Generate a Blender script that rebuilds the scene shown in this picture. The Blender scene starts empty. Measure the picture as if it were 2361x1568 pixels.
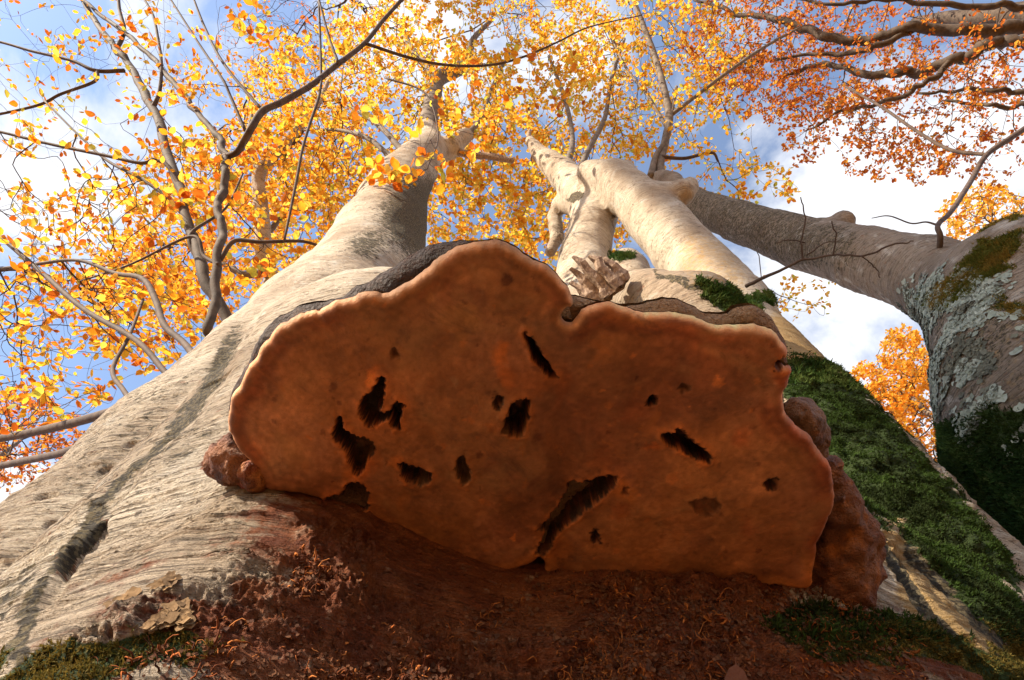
import bpy, math, random, time
import numpy as np
T0 = time.time()
R = math.radians
rng = np.random.default_rng(7)
random.seed(7)
sc = bpy.context.scene
COL = sc.collection

# ------------------------------------------------------------------ camera
CZ = 0.45                                   # camera height over the forest floor
PITCH = R(65.0)
FPX, CX, CY, VW = 1300.0, 1180.5, 784.0, 2361.0     # photo measured in a 2361 x 1568 frame
cam_d = bpy.data.cameras.new('camera')
cam = bpy.data.objects.new('camera', cam_d); COL.objects.link(cam)
cam.location = (0, 0, CZ); cam.rotation_euler = (PITCH + math.pi/2, 0, 0)
cam_d.sensor_width = 36.0; cam_d.lens = 36.0*FPX/VW
cam_d.clip_start = 0.02; cam_d.clip_end = 2000
sc.camera = cam
CAM = np.array((0, 0, CZ))

# ------------------------------------------------------------------ sky, sun, exposure
SUN_EL, SUN_AZ = R(30), math.atan2(-0.82, -0.57)    # azimuth as atan2(x, y) of the direction to the sun
world = bpy.data.worlds.new('World'); sc.world = world; world.use_nodes = True
wn = world.node_tree; wn.nodes.clear()
def wnode(t, **k):
    n = wn.nodes.new(t)
    for a, b in k.items(): setattr(n, a, b)
    return n
w_out = wnode('ShaderNodeOutputWorld'); w_bg = wnode('ShaderNodeBackground')
sky = wnode('ShaderNodeTexSky', sky_type='NISHITA', sun_disc=False, sun_elevation=SUN_EL, sun_rotation=SUN_AZ, altitude=900, air_density=1.0, dust_density=0.9, ozone_density=1.5)
w_tc = wnode('ShaderNodeTexCoord'); w_sep = wnode('ShaderNodeSeparateXYZ')
w_max = wnode('ShaderNodeMath', operation='MAXIMUM'); w_max.inputs[1].default_value = 0.12
w_div = wnode('ShaderNodeVectorMath', operation='DIVIDE')
w_add = wnode('ShaderNodeVectorMath', operation='ADD'); w_add.inputs[1].default_value = (3.7, 1.35, 0.0)
w_n = wnode('ShaderNodeTexNoise'); w_n.inputs['Scale'].default_value = 1.7; w_n.inputs['Detail'].default_value = 8; w_n.inputs['Roughness'].default_value = 0.6; w_n.inputs['Distortion'].default_value = 0.3
def bank(cx, cy, r, amt):                    # a cumulus bank seen in the direction (cx, cy, 1)
    d = wnode('ShaderNodeVectorMath', operation='DISTANCE'); d.inputs[1].default_value = (cx, cy, 1.0); wn.links.new(w_div.outputs[0], d.inputs[0])
    m = wnode('ShaderNodeMapRange', interpolation_type='SMOOTHSTEP'); wn.links.new(d.outputs['Value'], m.inputs['Value'])
    for i_, v_ in ((1, r), (2, 0.0), (3, 0.0), (4, amt)): m.inputs[i_].default_value = v_
    return m.outputs[0]
w_sum = w_n.outputs['Fac']
for b_ in ((.66, .20, .42, .34), (-.86, .20, .36, .14), (-.16, -.14, .20, .18), (.14, -.02, .14, .14)):
    ad = wnode('ShaderNodeMath', operation='ADD'); wn.links.new(w_sum, ad.inputs[0]); wn.links.new(bank(*b_), ad.inputs[1]); w_sum = ad.outputs[0]
w_r = wnode('ShaderNodeValToRGB'); w_r.color_ramp.elements[0].position = 0.52; w_r.color_ramp.elements[0].color = (.07, .07, .07, 1); w_r.color_ramp.elements[1].position = 0.66
w_mix = wnode('ShaderNodeMix', data_type='RGBA')
w_mix.inputs['B'].default_value = (3.3, 3.35, 3.5, 1)
L = wn.links.new
L(w_tc.outputs['Generated'], w_sep.inputs[0]); L(w_sep.outputs['Z'], w_max.inputs[0])
L(w_tc.outputs['Generated'], w_div.inputs[0]); L(w_max.outputs[0], w_div.inputs[1])
L(w_div.outputs[0], w_add.inputs[0]); L(w_add.outputs[0], w_n.inputs['Vector'])
L(w_sum, w_r.inputs[0]); L(w_r.outputs[0], w_mix.inputs['Factor'])
L(sky.outputs[0], w_mix.inputs['A']); L(w_mix.outputs['Result'], w_bg.inputs['Color'])
w_bg.inputs['Strength'].default_value = 0.15
L(w_bg.outputs[0], w_out.inputs[0])

sun_d = bpy.data.lights.new('sun', 'SUN'); sun_d.energy = 5.0; sun_d.angle = R(0.55); sun_d.color = (1.0, 0.87, 0.69)
sun = bpy.data.objects.new('sun', sun_d); COL.objects.link(sun)
from mathutils import Vector, Matrix
SUN_DIR = Vector((math.sin(SUN_AZ)*math.cos(SUN_EL), math.cos(SUN_AZ)*math.cos(SUN_EL), math.sin(SUN_EL)))
sun.rotation_euler = SUN_DIR.to_track_quat('Z', 'Y').to_euler()
sun.location = SUN_DIR*30
vs = sc.view_settings
vs.view_transform = 'Standard'; vs.look = 'None'; vs.exposure = 1.22; vs.gamma = 1.0; vs.use_curve_mapping = False
sc.render.engine = 'CYCLES'
sc.cycles.use_denoising = True
sc.cycles.max_bounces = 8; sc.cycles.diffuse_bounces = 5; sc.cycles.transmission_bounces = 6; sc.cycles.transparent_max_bounces = 8
sc.cycles.sample_clamp_indirect = 6.0

# ------------------------------------------------------------------ geometry helpers
CP, SP = math.cos(PITCH), math.sin(PITCH)
def ray(x, y):
    r = (np.asarray(x, float) - CX)/FPX; u = -(np.asarray(y, float) - CY)/FPX
    return np.stack([r, CP - SP*u, SP + CP*u], -1)
def P(x, y, s):                              # a photo point at depth s along the lens axis
    return CAM + ray(x, y)*(np.asarray(s, float)[..., None] if np.ndim(s) else s)
def to_px(p):
    d = np.asarray(p) - CAM
    f = d[..., 1]*CP + d[..., 2]*SP; u = -d[..., 1]*SP + d[..., 2]*CP
    f = np.where(np.abs(f) < 1e-4, 1e-4, f)
    return CX + FPX*d[..., 0]/f, CY - FPX*u/f, f

def _hash(i, j, k, seed):
    h = (i.astype(np.uint32)*np.uint32(374761393) + j.astype(np.uint32)*np.uint32(668265263) + k.astype(np.uint32)*np.uint32(2147483647) + np.uint32(seed*974711 % 4294967291))
    h = (h ^ (h >> np.uint32(13)))*np.uint32(1274126177)
    h = (h ^ (h >> np.uint32(16)))*np.uint32(2246822519)
    return ((h ^ (h >> np.uint32(15))) & np.uint32(0xffff)).astype(np.float32)/32767.5 - 1.0
def noise(p, seed=0):                        # smooth value noise in -1..1
    p = np.asarray(p, np.float32)
    i = np.floor(p); f = p - i; i = i.astype(np.int64)
    f = f*f*f*(f*(f*6 - 15) + 10)
    out = 0
    for dx in (0, 1):
        wx = f[..., 0] if dx else 1 - f[..., 0]
        for dy in (0, 1):
            wy = f[..., 1] if dy else 1 - f[..., 1]
            for dz in (0, 1):
                wz = f[..., 2] if dz else 1 - f[..., 2]
                out = out + wx*wy*wz*_hash(i[..., 0] + dx, i[..., 1] + dy, i[..., 2] + dz, seed)
    return out
def fbm(p, seed=0, octaves=4, gain=0.5):
    p = np.asarray(p, np.float32); a, s, t = 1.0, 0, 0
    for o in range(octaves):
        s = s + a*noise(p*(2.03**o), seed + o*17); t += a; a *= gain
    return s/t
def smooth(a, b, x):
    t = np.clip((x - a)/(b - a), 0, 1); return t*t*(3 - 2*t)

def make_mesh(name, V, F, smooth_shade=True):
    """F: (n,3) or (n,4) int array, or a list of such arrays"""
    if not isinstance(F, list): F = [F]
    F = [np.asarray(f, np.int32) for f in F if len(f)]
    V = np.asarray(V, np.float32)
    me = bpy.data.meshes.new(name)
    me.vertices.add(len(V)); me.vertices.foreach_set('co', V.ravel())
    nl = sum(f.size for f in F); npol = sum(len(f) for f in F)
    me.loops.add(nl); me.loops.foreach_set('vertex_index', np.concatenate([f.ravel() for f in F]))
    me.polygons.add(npol)
    tot = np.concatenate([np.full(len(f), f.shape[1], np.int32) for f in F])
    st = np.concatenate([[0], np.cumsum(tot)[:-1]]).astype(np.int32)
    me.polygons.foreach_set('loop_start', st); me.polygons.foreach_set('loop_total', tot)
    me.polygons.foreach_set('use_smooth', np.full(npol, smooth_shade))
    me.update(calc_edges=True); me.validate()
    return me
def attr(me, name, vals, typ='FLOAT'):
    vals = np.asarray(vals, np.float32)
    if typ == 'FLOAT':
        a = me.attributes.new(name, 'FLOAT', 'POINT'); a.data.foreach_set('value', vals.ravel())
    else:
        if vals.shape[1] == 3: vals = np.concatenate([vals, np.ones((len(vals), 1), np.float32)], 1)
        a = me.attributes.new(name, 'FLOAT_COLOR', 'POINT'); a.data.foreach_set('color', vals.ravel())
def link(name, data, parent=None, mat=None):
    o = bpy.data.objects.new(name, data); COL.objects.link(o)
    if parent is not None: o.parent = parent
    if mat is not None and data is not None and len(data.materials) == 0: data.materials.append(mat)
    return o
def thing(name, label, cat, group=None, loc=None):
    o = link(name, None); o.empty_display_size = 0.2
    o['label'] = label; o['category'] = cat
    if group: o['group'] = group
    return o

def catmull(pts, n):
    pts = np.asarray(pts, float); m = len(pts)
    ext = np.vstack([2*pts[0] - pts[1], pts, 2*pts[-1] - pts[-2]])
    t = np.linspace(0, m - 1, n); i = np.minimum(t.astype(int), m - 2); f = (t - i)[:, None]
    p0, p1, p2, p3 = ext[i], ext[i+1], ext[i+2], ext[i+3]
    return 0.5*(2*p1 + (p2 - p0)*f + (2*p0 - 5*p1 + 4*p2 - p3)*f**2 + (3*p1 - p0 - 3*p2 + p3)*f**3)
def tube(pts, rad, n=None, sides=10, seed=0, rough=0.06, knots=0.0, cap=True, jit=0.0):
    """pts (m,3), rad (m): a smooth, slightly lumpy tapering tube -> V, [quads, tris]"""
    pr = np.column_stack([pts, rad]); n = n or len(pts)*6
    q = catmull(pr, n); c, r = q[:, :3], np.maximum(q[:, 3], 0.0004)
    if jit:
        k = np.arange(n)[:, None]*np.array([[0.31, 0.31, 0.31]]) + seed*7.1
        for a in range(3): c[1:-1, a] += jit*noise(k + a*31.7, seed)[1:-1]
    t = np.gradient(c, axis=0); t /= np.linalg.norm(t, axis=1)[:, None] + 1e-9
    up = np.array([0.3, 0.9, 0.1]); N = []
    x = np.cross(t[0], up); x /= np.linalg.norm(x)
    for i in range(n):
        x = x - t[i]*(x @ t[i]); x = x/(np.linalg.norm(x) + 1e-9); N.append(x)
    N = np.array(N); B = np.cross(t, N)
    a = np.linspace(0, 2*np.pi, sides, endpoint=False)
    ca, sa = np.cos(a), np.sin(a)
    dirs = N[:, None, :]*ca[None, :, None] + B[:, None, :]*sa[None, :, None]
    V = c[:, None, :] + dirs*r[:, None, None]
    if rough:
        fr = 0.5/np.maximum(r.mean(), 1e-3)
        V = V + dirs*(r[:, None, None]*rough*fbm(V*fr, seed, 3)[..., None]*1.6)
    V = V.reshape(-1, 3)
    i = np.arange(n - 1)[:, None]*sides; j = np.arange(sides)[None]
    jn = (j + 1) % sides
    Q = np.stack([i + j, i + jn, i + sides + jn, i + sides + j], -1).reshape(-1, 4)
    F = [Q]
    if cap:
        V = np.vstack([V, c[0] - t[0]*r[0]*0.3, c[-1] + t[-1]*r[-1]*0.5])
        a0, a1 = len(V) - 2, len(V) - 1; jj = np.arange(sides)
        F.append(np.concatenate([np.stack([np.full(sides, a0), (jj + 1) % sides, jj], -1), np.stack([np.full(sides, a1), (n-1)*sides + jj, (n-1)*sides + (jj + 1) % sides], -1)]))
    return V, F
def join(parts):
    Vs, Fs, off = [], {}, 0
    for V, F in parts:
        for f in (F if isinstance(F, list) else [F]):
            if len(f): Fs.setdefault(f.shape[1], []).append(f + off)
        Vs.append(V); off += len(V)
    return np.vstack(Vs), [np.vstack(v) for v in Fs.values()]

# --- signed distance bodies: chains of round cones, smoothly united
class Body:
    def __init__(self): self.ch = []
    def chain(self, pts, k=0.05):
        pts = np.asarray(pts, np.float32).copy(); self.ch.append((pts, k)); return self
    def __call__(self, p):
        p = np.asarray(p, np.float32); d = None
        for pts, k in self.ch:
            dc = None
            for a, b in zip(pts[:-1], pts[1:]):
                ab = b[:3] - a[:3]; t = np.clip(((p - a[:3]) @ ab)/max(ab @ ab, 1e-9), 0, 1)
                q = p - a[:3] - t[..., None]*ab
                dd = np.sqrt((q*q).sum(-1)) - (a[3] + t*(b[3] - a[3]))
                if dc is None: dc = dd
                else:
                    kk = 0.04*max(a[3], 0.05)*4
                    h = np.clip(0.5 + 0.5*(dd - dc)/kk, 0, 1); dc = dd*(1 - h) + dc*h - kk*h*(1 - h)
            if d is None: d = dc
            else:
                h = np.clip(0.5 + 0.5*(dc - d)/k, 0, 1); d = dc*(1 - h) + d*h - k*h*(1 - h)
        return d
def surface_nets(f, lo, hi, h):
    lo, hi = np.array(lo, float), np.array(hi, float)
    n = np.ceil((hi - lo)/h).astype(int) + 1
    ax = [lo[i] + h*np.arange(n[i]) for i in range(3)]
    G = np.empty(n, np.float32)
    for z0 in range(0, n[2], 24):
        X, Y, Z = np.meshgrid(ax[0], ax[1], ax[2][z0:z0+24], indexing='ij')
        G[:, :, z0:z0+24] = f(np.stack([X, Y, Z], -1))
    ins = G < 0; c = [slice(None, -1), slice(1, None)]
    cnt = sum(ins[c[a], c[b], c[d]].astype(np.int8) for a in (0, 1) for b in (0, 1) for d in (0, 1))
    act = (cnt > 0) & (cnt < 8); idx = -np.ones(act.shape, np.int64); ijk = np.argwhere(act); idx[act] = np.arange(len(ijk))
    acc = np.zeros((len(ijk), 3)); num = np.zeros(len(ijk))
    corner = [(a, b, d) for a in (0, 1) for b in (0, 1) for d in (0, 1)]
    for A in corner:
        for ax_ in range(3):
            if A[ax_] == 1: continue
            B = list(A); B[ax_] = 1
            ga = G[tuple((ijk + A).T)]; gb = G[tuple((ijk + B).T)]
            m = (ga < 0) != (gb < 0); t = ga/np.where(m, ga - gb, 1)
            pos = np.tile(np.array(A, float), (len(ijk), 1)); pos[:, ax_] = t
            acc += np.where(m[:, None], pos, 0); num += m
    V = lo + (ijk + acc/num[:, None])*h
    Q = []
    for ax_ in range(3):
        o = [(1, 2), (2, 0), (0, 1)][ax_]
        s0 = [slice(None)]*3; s1 = [slice(None)]*3; s0[ax_] = slice(None, -1); s1[ax_] = slice(1, None)
        a, b = ins[tuple(s0)], ins[tuple(s1)]
        e = np.argwhere(a != b)
        e = e[(e[:, o[0]] > 0) & (e[:, o[1]] > 0)]
        e = e[(e[:, o[0]] < n[o[0]] - 1) & (e[:, o[1]] < n[o[1]] - 1)]
        fl = a[tuple(e.T)]
        def cell(d0, d1):
            q = e.copy(); q[:, o[0]] += d0; q[:, o[1]] += d1; return idx[tuple(q.T)]
        q = np.stack([cell(-1, -1), cell(0, -1), cell(0, 0), cell(-1, 0)], -1)
        q[~fl] = q[~fl][:, ::-1]
        Q.append(q[(q >= 0).all(1)])
    return V, np.vstack(Q)
def grad(f, p, e=0.004):
    k = np.array([[1, -1, -1], [-1, -1, 1], [-1, 1, -1], [1, 1, 1]], np.float32)
    g = sum(kk*f(p + kk*e)[..., None] for kk in k)
    return g/(np.linalg.norm(g, axis=-1)[..., None] + 1e-9)
def refine(f, V, Q, level, relief):
    """split each quad of a coarse shell into level x level pieces, push them on to f = 0 and add relief along the normal"""
    Nv = grad(f, V)
    ekey = {}
    e = np.stack([Q, np.roll(Q, -1, 1)], -1); e.sort(-1)
    ek = e[..., 0]*len(V) + e[..., 1]
    u, inv = np.unique(ek.ravel(), return_inverse=True)
    mn = np.full(len(u), 99); np.minimum.at(mn, inv, np.repeat(level, 4)); emin = mn[inv].reshape(-1, 4)
    parts, fcs, nrm, off = [], [], [], 0
    for n in np.unique(level):
        sel = np.where(level == n)[0]; q = Q[sel]
        t = np.linspace(0, 1, n + 1); a, b = np.meshgrid(t, t, indexing='ij')
        w = np.stack([(1-a)*(1-b), a*(1-b), a*b, (1-a)*b], -1)
        p = np.einsum('ijc,qcd->qijd', w, V[q]); nn = np.einsum('ijc,qcd->qijd', w, Nv[q])
        nn /= np.linalg.norm(nn, axis=-1)[..., None] + 1e-9
        for it in range(2): p = p - nn*f(p)[..., None]
        p = p + nn*relief(p, nn)[..., None]
        em = emin[sel]
        for side in range(4):
            for m in np.unique(em[:, side]):
                if m >= n: continue
                r = np.where(em[:, side] == m)[0]; st = n//m
                for s in range(0, n, st):
                    for i in range(1, st):
                        if side == 0: p[r, s+i, 0] = p[r, s, 0]*(1 - i/st) + p[r, s+st, 0]*(i/st)
                        if side == 1: p[r, n, s+i] = p[r, n, s]*(1 - i/st) + p[r, n, s+st]*(i/st)
                        if side == 2: p[r, s+i, n] = p[r, s, n]*(1 - i/st) + p[r, s+st, n]*(i/st)
                        if side == 3: p[r, 0, s+i] = p[r, 0, s]*(1 - i/st) + p[r, 0, s+st]*(i/st)
        ii, jj = np.meshgrid(np.arange(n), np.arange(n), indexing='ij')
        base = (np.arange(len(sel))*(n+1)**2)[:, None, None] + off
        k = lambda i, j: base + (i*(n+1) + j)[None]
        fcs.append(np.stack([k(ii, jj), k(ii+1, jj), k(ii+1, jj+1), k(ii, jj+1)], -1).reshape(-1, 4))
        parts.append(p.reshape(-1, 3)); nrm.append(nn.reshape(-1, 3)); off += len(sel)*(n+1)**2
    A = np.vstack(parts); F = np.vstack(fcs); NN = np.vstack(nrm)
    key = np.round(A*20000).astype(np.int64); key = (key[:, 0]*4000037 + key[:, 1])*4000037 + key[:, 2]
    _, first, inv = np.unique(key, return_index=True, return_inverse=True)
    return A[first], inv[F], NN[first]
def lod_levels(V, Q, far=12, cap=32):
    c = V[Q].mean(1); x, y, d = to_px(c)
    size = np.linalg.norm(V[Q[:, 0]] - V[Q[:, 2]], axis=1)/1.4
    dist = np.linalg.norm(c - CAM, axis=1)
    nrm = np.cross(V[Q[:, 1]] - V[Q[:, 0]], V[Q[:, 2]] - V[Q[:, 0]]); nrm /= np.linalg.norm(nrm, axis=1)[:, None] + 1e-12
    face = ((CAM - c)*nrm).sum(1)/dist
    want = size/dist*FPX/np.where(dist < .95, 1.6, 3.0)*(1024/2361)
    lv = 2**np.clip(np.ceil(np.log2(np.maximum(want, 1))), 0, int(math.log2(cap)))
    seen = (face > -0.35) & (d > 0) & (x > -250) & (x < 2611) & (y > -250) & (y < 1850)
    return np.where(seen, lv, 1).astype(int)
def rel(x, y, z, r): return (x, y, z + CZ, r)
def px4(x, y, s, r): return tuple(P(x, y, s)) + (r,)

# ------------------------------------------------------------------ materials
class NT:
    def __init__(self, name):
        self.m = bpy.data.materials.new(name); self.m.use_nodes = True
        self.t = self.m.node_tree; self.t.nodes.clear()
        self.out = self.t.nodes.new('ShaderNodeOutputMaterial')
        self.bs = self.t.nodes.new('ShaderNodeBsdfPrincipled')
        self.t.links.new(self.bs.outputs[0], self.out.inputs[0])
        self.co = self.t.nodes.new('ShaderNodeTexCoord').outputs['Object']
    def set(self, sock, v):
        if isinstance(v, bpy.types.NodeSocket): self.t.links.new(v, sock)
        else:
            if isinstance(v, tuple) and len(v) == 3 and sock.type == 'RGBA': v = v + (1,)
            sock.default_value = v
    def n(self, typ, ins=None, **k):
        nd = self.t.nodes.new(typ)
        for a, b in k.items(): setattr(nd, a, b)
        for a, b in (ins or {}).items(): self.set(nd.inputs[a], b)
        return nd
    def noise(self, scale, detail=4, rough=0.55, dist=0.0, vec=None, stretch=None):
        v = vec or self.co
        if stretch: v = self.n('ShaderNodeMapping', {'Vector': v, 'Scale': stretch}).outputs[0]
        return self.n('ShaderNodeTexNoise', {'Vector': v, 'Scale': scale, 'Detail': detail, 'Roughness': rough, 'Distortion': dist}).outputs['Fac']
    def voro(self, scale, feature='F1', stretch=None):
        v = self.co
        if stretch: v = self.n('ShaderNodeMapping', {'Vector': v, 'Scale': stretch}).outputs[0]
        return self.n('ShaderNodeTexVoronoi', {'Vector': v, 'Scale': scale}, feature=feature).outputs['Distance']
    def ramp(self, fac, a, b):              # smooth 0..1
        return self.n('ShaderNodeMapRange', {'Value': fac, 'From Min': a, 'From Max': b, 'To Min': 0.0, 'To Max': 1.0}, interpolation_type='SMOOTHSTEP').outputs[0]
    def mix(self, fac, a, b):
        nd = self.n('ShaderNodeMix', data_type='RGBA'); self.set(nd.inputs['Factor'], fac); self.set(nd.inputs['A'], a); self.set(nd.inputs['B'], b)
        return nd.outputs['Result']
    def mul(self, a, b): return self.n('ShaderNodeMath', {0: a, 1: b}, operation='MULTIPLY').outputs[0]
    def add(self, a, b): return self.n('ShaderNodeMath', {0: a, 1: b}, operation='ADD').outputs[0]
    def at(self, name, out='Fac'): return self.n('ShaderNodeAttribute', attribute_name=name).outputs[out]
    def bump(self, h, strength, dist, normal=None):
        ins = {'Height': h, 'Strength': strength, 'Distance': dist}
        if normal is not None: ins['Normal'] = normal
        return self.n('ShaderNodeBump', ins).outputs[0]
    def fin(self, col, rough=0.85, normal=None, spec=0.25):
        self.set(self.bs.inputs['Base Color'], col); self.set(self.bs.inputs['Roughness'], rough)
        self.bs.inputs['Specular IOR Level'].default_value = spec
        if normal is not None: self.set(self.bs.inputs['Normal'], normal)
        return self.m

def bark_material(name, light=(0.56, 0.47, 0.355), mid=(0.35, 0.262, 0.18), dark=(0.10, 0.07, 0.045), masks=True, fine=1.0):
    t = NT(name)
    hi = t.ramp(t.n('ShaderNodeSeparateXYZ', {0: t.co}).outputs['Z'], 1.3, 2.6)   # the ridges of the old foot give way to smoother bark above
    keep = t.add(1.0, t.mul(hi, -0.45))
    big = t.ramp(t.noise(3.0, 4), 0.35, 0.68)
    c = t.mix(big, light, mid)
    blot = t.ramp(t.noise(26, 5, 0.62, 0.4), 0.52, 0.72)
    c = t.mix(t.mul(blot, 0.55), c, tuple(0.62*x for x in mid))
    pale = t.ramp(t.noise(9, 5, 0.6, 0.6), 0.55, 0.72)
    c = t.mix(t.mul(pale, 0.5), c, (0.66, 0.62, 0.54))
    streak = t.ramp(t.noise(1.0, 5, 0.65, 0.5, stretch=(11, 11, 95)), 0.60, 0.70)
    c = t.mix(t.mul(streak, 0.75), c, dark)
    line = t.ramp(t.noise(1.0, 5, 0.6, 0.9, stretch=(9, 9, 210)), 0.535, 0.60)
    c = t.mix(t.mul(t.mul(line, keep), 0.85), c, tuple(0.36*x for x in mid))
    pits = t.ramp(t.noise(1.0, 4, 0.6, 0.4, stretch=(30, 30, 75)), 0.655, 0.69)
    c = t.mix(t.mul(pits, 0.85), c, dark)
    lent = t.ramp(t.noise(1.0, 4, 0.65, 0.3, stretch=(16, 16, 48)), 0.60, 0.66)
    c = t.mix(t.mul(t.mul(lent, hi), 0.6), c, tuple(0.45*x for x in mid))
    scar = t.ramp(t.noise(6.5, 5, 0.65, 0.8), 0.58, 0.68)
    c = t.mix(t.mul(t.mul(scar, hi), 0.5), c, tuple(0.75*x for x in mid))
    spk = t.ramp(t.noise(150, 3, 0.6), 0.60, 0.72)
    c = t.mix(t.mul(spk, 0.45), c, dark)
    rough = 0.82
    if masks:
        # rust-red spore dust, golden tint, dark lichen with painted crevice shade
        grain = t.noise(60, 5, 0.65)
        st = t.ramp(t.add(t.at('stain'), t.mul(t.add(t.add(grain, t.noise(1.0, 5, 0.6, 0.5, stretch=(9, 9, 70))), -1.0), 1.7)), 0.20, 0.75)
        rc = t.mix(t.ramp(t.noise(35, 4, 0.6), 0.35, 0.7), (0.15, 0.038, 0.013), (0.25, 0.082, 0.028))
        c = t.mix(st, c, rc)
        gd = t.ramp(t.add(t.at('gold'), t.mul(t.add(t.noise(45, 5, 0.6), -0.5), 1.0)), 0.35, 0.75)
        c = t.mix(t.mul(gd, 0.8), c, (0.42, 0.25, 0.075))
        dk = t.ramp(t.add(t.at('film_shade'), t.mul(t.add(t.noise(1.0, 6, 0.7, 0.7, stretch=(42, 42, 70)), -0.5), 1.8)), 0.42, 0.70)
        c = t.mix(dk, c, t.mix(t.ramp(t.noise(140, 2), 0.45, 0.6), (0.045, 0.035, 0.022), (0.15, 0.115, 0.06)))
        mo = t.ramp(t.add(t.at('moss'), t.mul(t.add(t.noise(40, 4, 0.6), -0.5), 0.8)), 0.30, 0.5)
        c = t.mix(mo, c, (0.035, 0.055, 0.012))
    h1 = t.noise(1.0, 6, 0.66, 0.5, stretch=(10, 10, 185))
    h2 = t.noise(170, 5, 0.65)
    h3 = t.noise(34, 5, 0.6, 0.4)
    nb = t.bump(h1, keep, 0.026)
    nb = t.bump(h3, 0.7*fine, 0.014, nb)
    nb = t.bump(h2, 0.8*fine, 0.0035, nb)
    return t.fin(c, rough, nb)

M = {}
M['bark'] = bark_material('beech_bark')
M['bark_grey'] = bark_material('weathered_bark', (0.29, 0.225, 0.165), (0.175, 0.13, 0.092), (0.06, 0.045, 0.032))
def twig_bark(name, a, b):
    t = NT(name); c = t.mix(t.ramp(t.noise(18, 4), 0.35, 0.65), a, b)
    c = t.mix(t.mul(t.ramp(t.noise(1, 4, 0.6, stretch=(60, 60, 160)), 0.58, 0.66), 0.6), c, tuple(1.9*x for x in a))
    return t.fin(c, 0.8, t.bump(t.noise(120, 4), 0.5, 0.003))
M['twig'] = twig_bark('twig_bark', (0.055, 0.034, 0.024), (0.10, 0.066, 0.046))
M['sapling'] = twig_bark('sapling_bark', (0.05, 0.034, 0.023), (0.095, 0.066, 0.045))
M['branch'] = twig_bark('branch_bark', (0.11, 0.085, 0.063), (0.19, 0.15, 0.115))
def fungus_mat(name, k=1.0):
    t = NT(name); c = t.at('Col', 'Color')
    v = t.noise(55, 6, 0.65); c2 = t.mix(t.mul(t.ramp(v, 0.5, 0.75), 0.35), c, (0.22, 0.075, 0.025))
    gr = t.noise(900, 2, 0.5)
    c2 = t.mix(t.mul(t.ramp(gr, 0.52, 0.7), 0.22), c2, (0.16, 0.07, 0.03))
    c2 = t.mix(t.mul(t.ramp(t.noise(14, 5, 0.6, 0.8), 0.52, 0.72), 0.30), c2, (0.46, 0.24, 0.10))
    c2 = t.mix(t.mul(t.ramp(t.noise(24, 6, 0.7, 1.2), 0.54, 0.70), 0.5), c2, (0.10, 0.042, 0.024))
    c2 = t.mix(t.mul(t.ramp(t.noise(17, 5, 0.6, 2.0), 0.60, 0.72), 0.45), c2, (0.42, 0.13, 0.03))
    nb = t.bump(t.noise(420, 3, 0.6), min(1, 0.3*k), 0.0014*k); nb = t.bump(t.noise(70, 6, 0.62), min(1, 0.35*k), 0.004*k, nb)
    return t.fin(c2, 0.72, nb, 0.3)
M['fungus'] = fungus_mat('fungus_flesh')
M['fungus_crust'] = fungus_mat('fungus_crust', 3.0)
def col_mat(name, rough=0.9, bump=0.3, bscale=160, trans=0.0, spots=False):
    t = NT(name); c = t.at('Col', 'Color')
    if spots:                                # browning blotches and greener parts within each leaf
        gp = t.n('ShaderNodeNewGeometry').outputs['Position']
        c = t.mix(t.mul(t.ramp(t.noise(55, 4, 0.6, vec=gp), 0.54, 0.68), 0.55), c, (0.42, 0.13, 0.015))
        c = t.mix(t.mul(t.ramp(t.noise(30, 3, 0.5, vec=gp), 0.56, 0.72), 0.35), c, (0.70, 0.55, 0.08))
    m = t.fin(c, rough, t.bump(t.noise(bscale, 3), bump, 0.002) if bump else None, 0.2)
    if trans:
        tr = t.n('ShaderNodeBsdfTranslucent', {'Color': c}); mx = t.n('ShaderNodeMixShader', {0: trans})
        t.t.links.new(t.bs.outputs[0], mx.inputs[1]); t.t.links.new(tr.outputs[0], mx.inputs[2]); t.t.links.new(mx.outputs[0], t.out.inputs[0])
    return m
M['leaf'] = col_mat('autumn_leaf', 0.55, 0.0, trans=0.62, spots=True)
M['moss'] = col_mat('moss_shoots', 0.9, 0.0, trans=0.25)
M['debris'] = col_mat('dead_moss', 0.9, 0.0, trans=0.1)
M['lichen'] = col_mat('lichen', 0.9, 0.5, 240)
t = NT('torn_wood')
c = t.mix(t.ramp(t.noise(1, 5, 0.6, 0.3, stretch=(90, 90, 12)), 0.35, 0.65), (0.40, 0.28, 0.19), (0.17, 0.105, 0.07))
M['wood'] = t.fin(c, 0.8, t.bump(t.noise(1, 5, 0.6, stretch=(120, 120, 14)), 0.9, 0.006))
t = NT('leaf_litter')
v = t.n('ShaderNodeTexVoronoi', {'Vector': t.co, 'Scale': 16.0}, feature='F1')
cr = t.n('ShaderNodeValToRGB', {0: v.outputs['Color']}); e = cr.color_ramp.elements
e[0].position = 0.15; e[0].color = (0.20, 0.09, 0.03, 1); e[1].position = 0.85; e[1].color = (0.42, 0.21, 0.055, 1)
c = t.mix(t.mul(t.ramp(t.noise(2.5, 4), 0.4, 0.7), 0.4), cr.outputs[0], (0.28, 0.125, 0.04))
M['litter'] = t.fin(c, 0.85, t.bump(v.outputs['Distance'], 0.8, 0.02))

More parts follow.
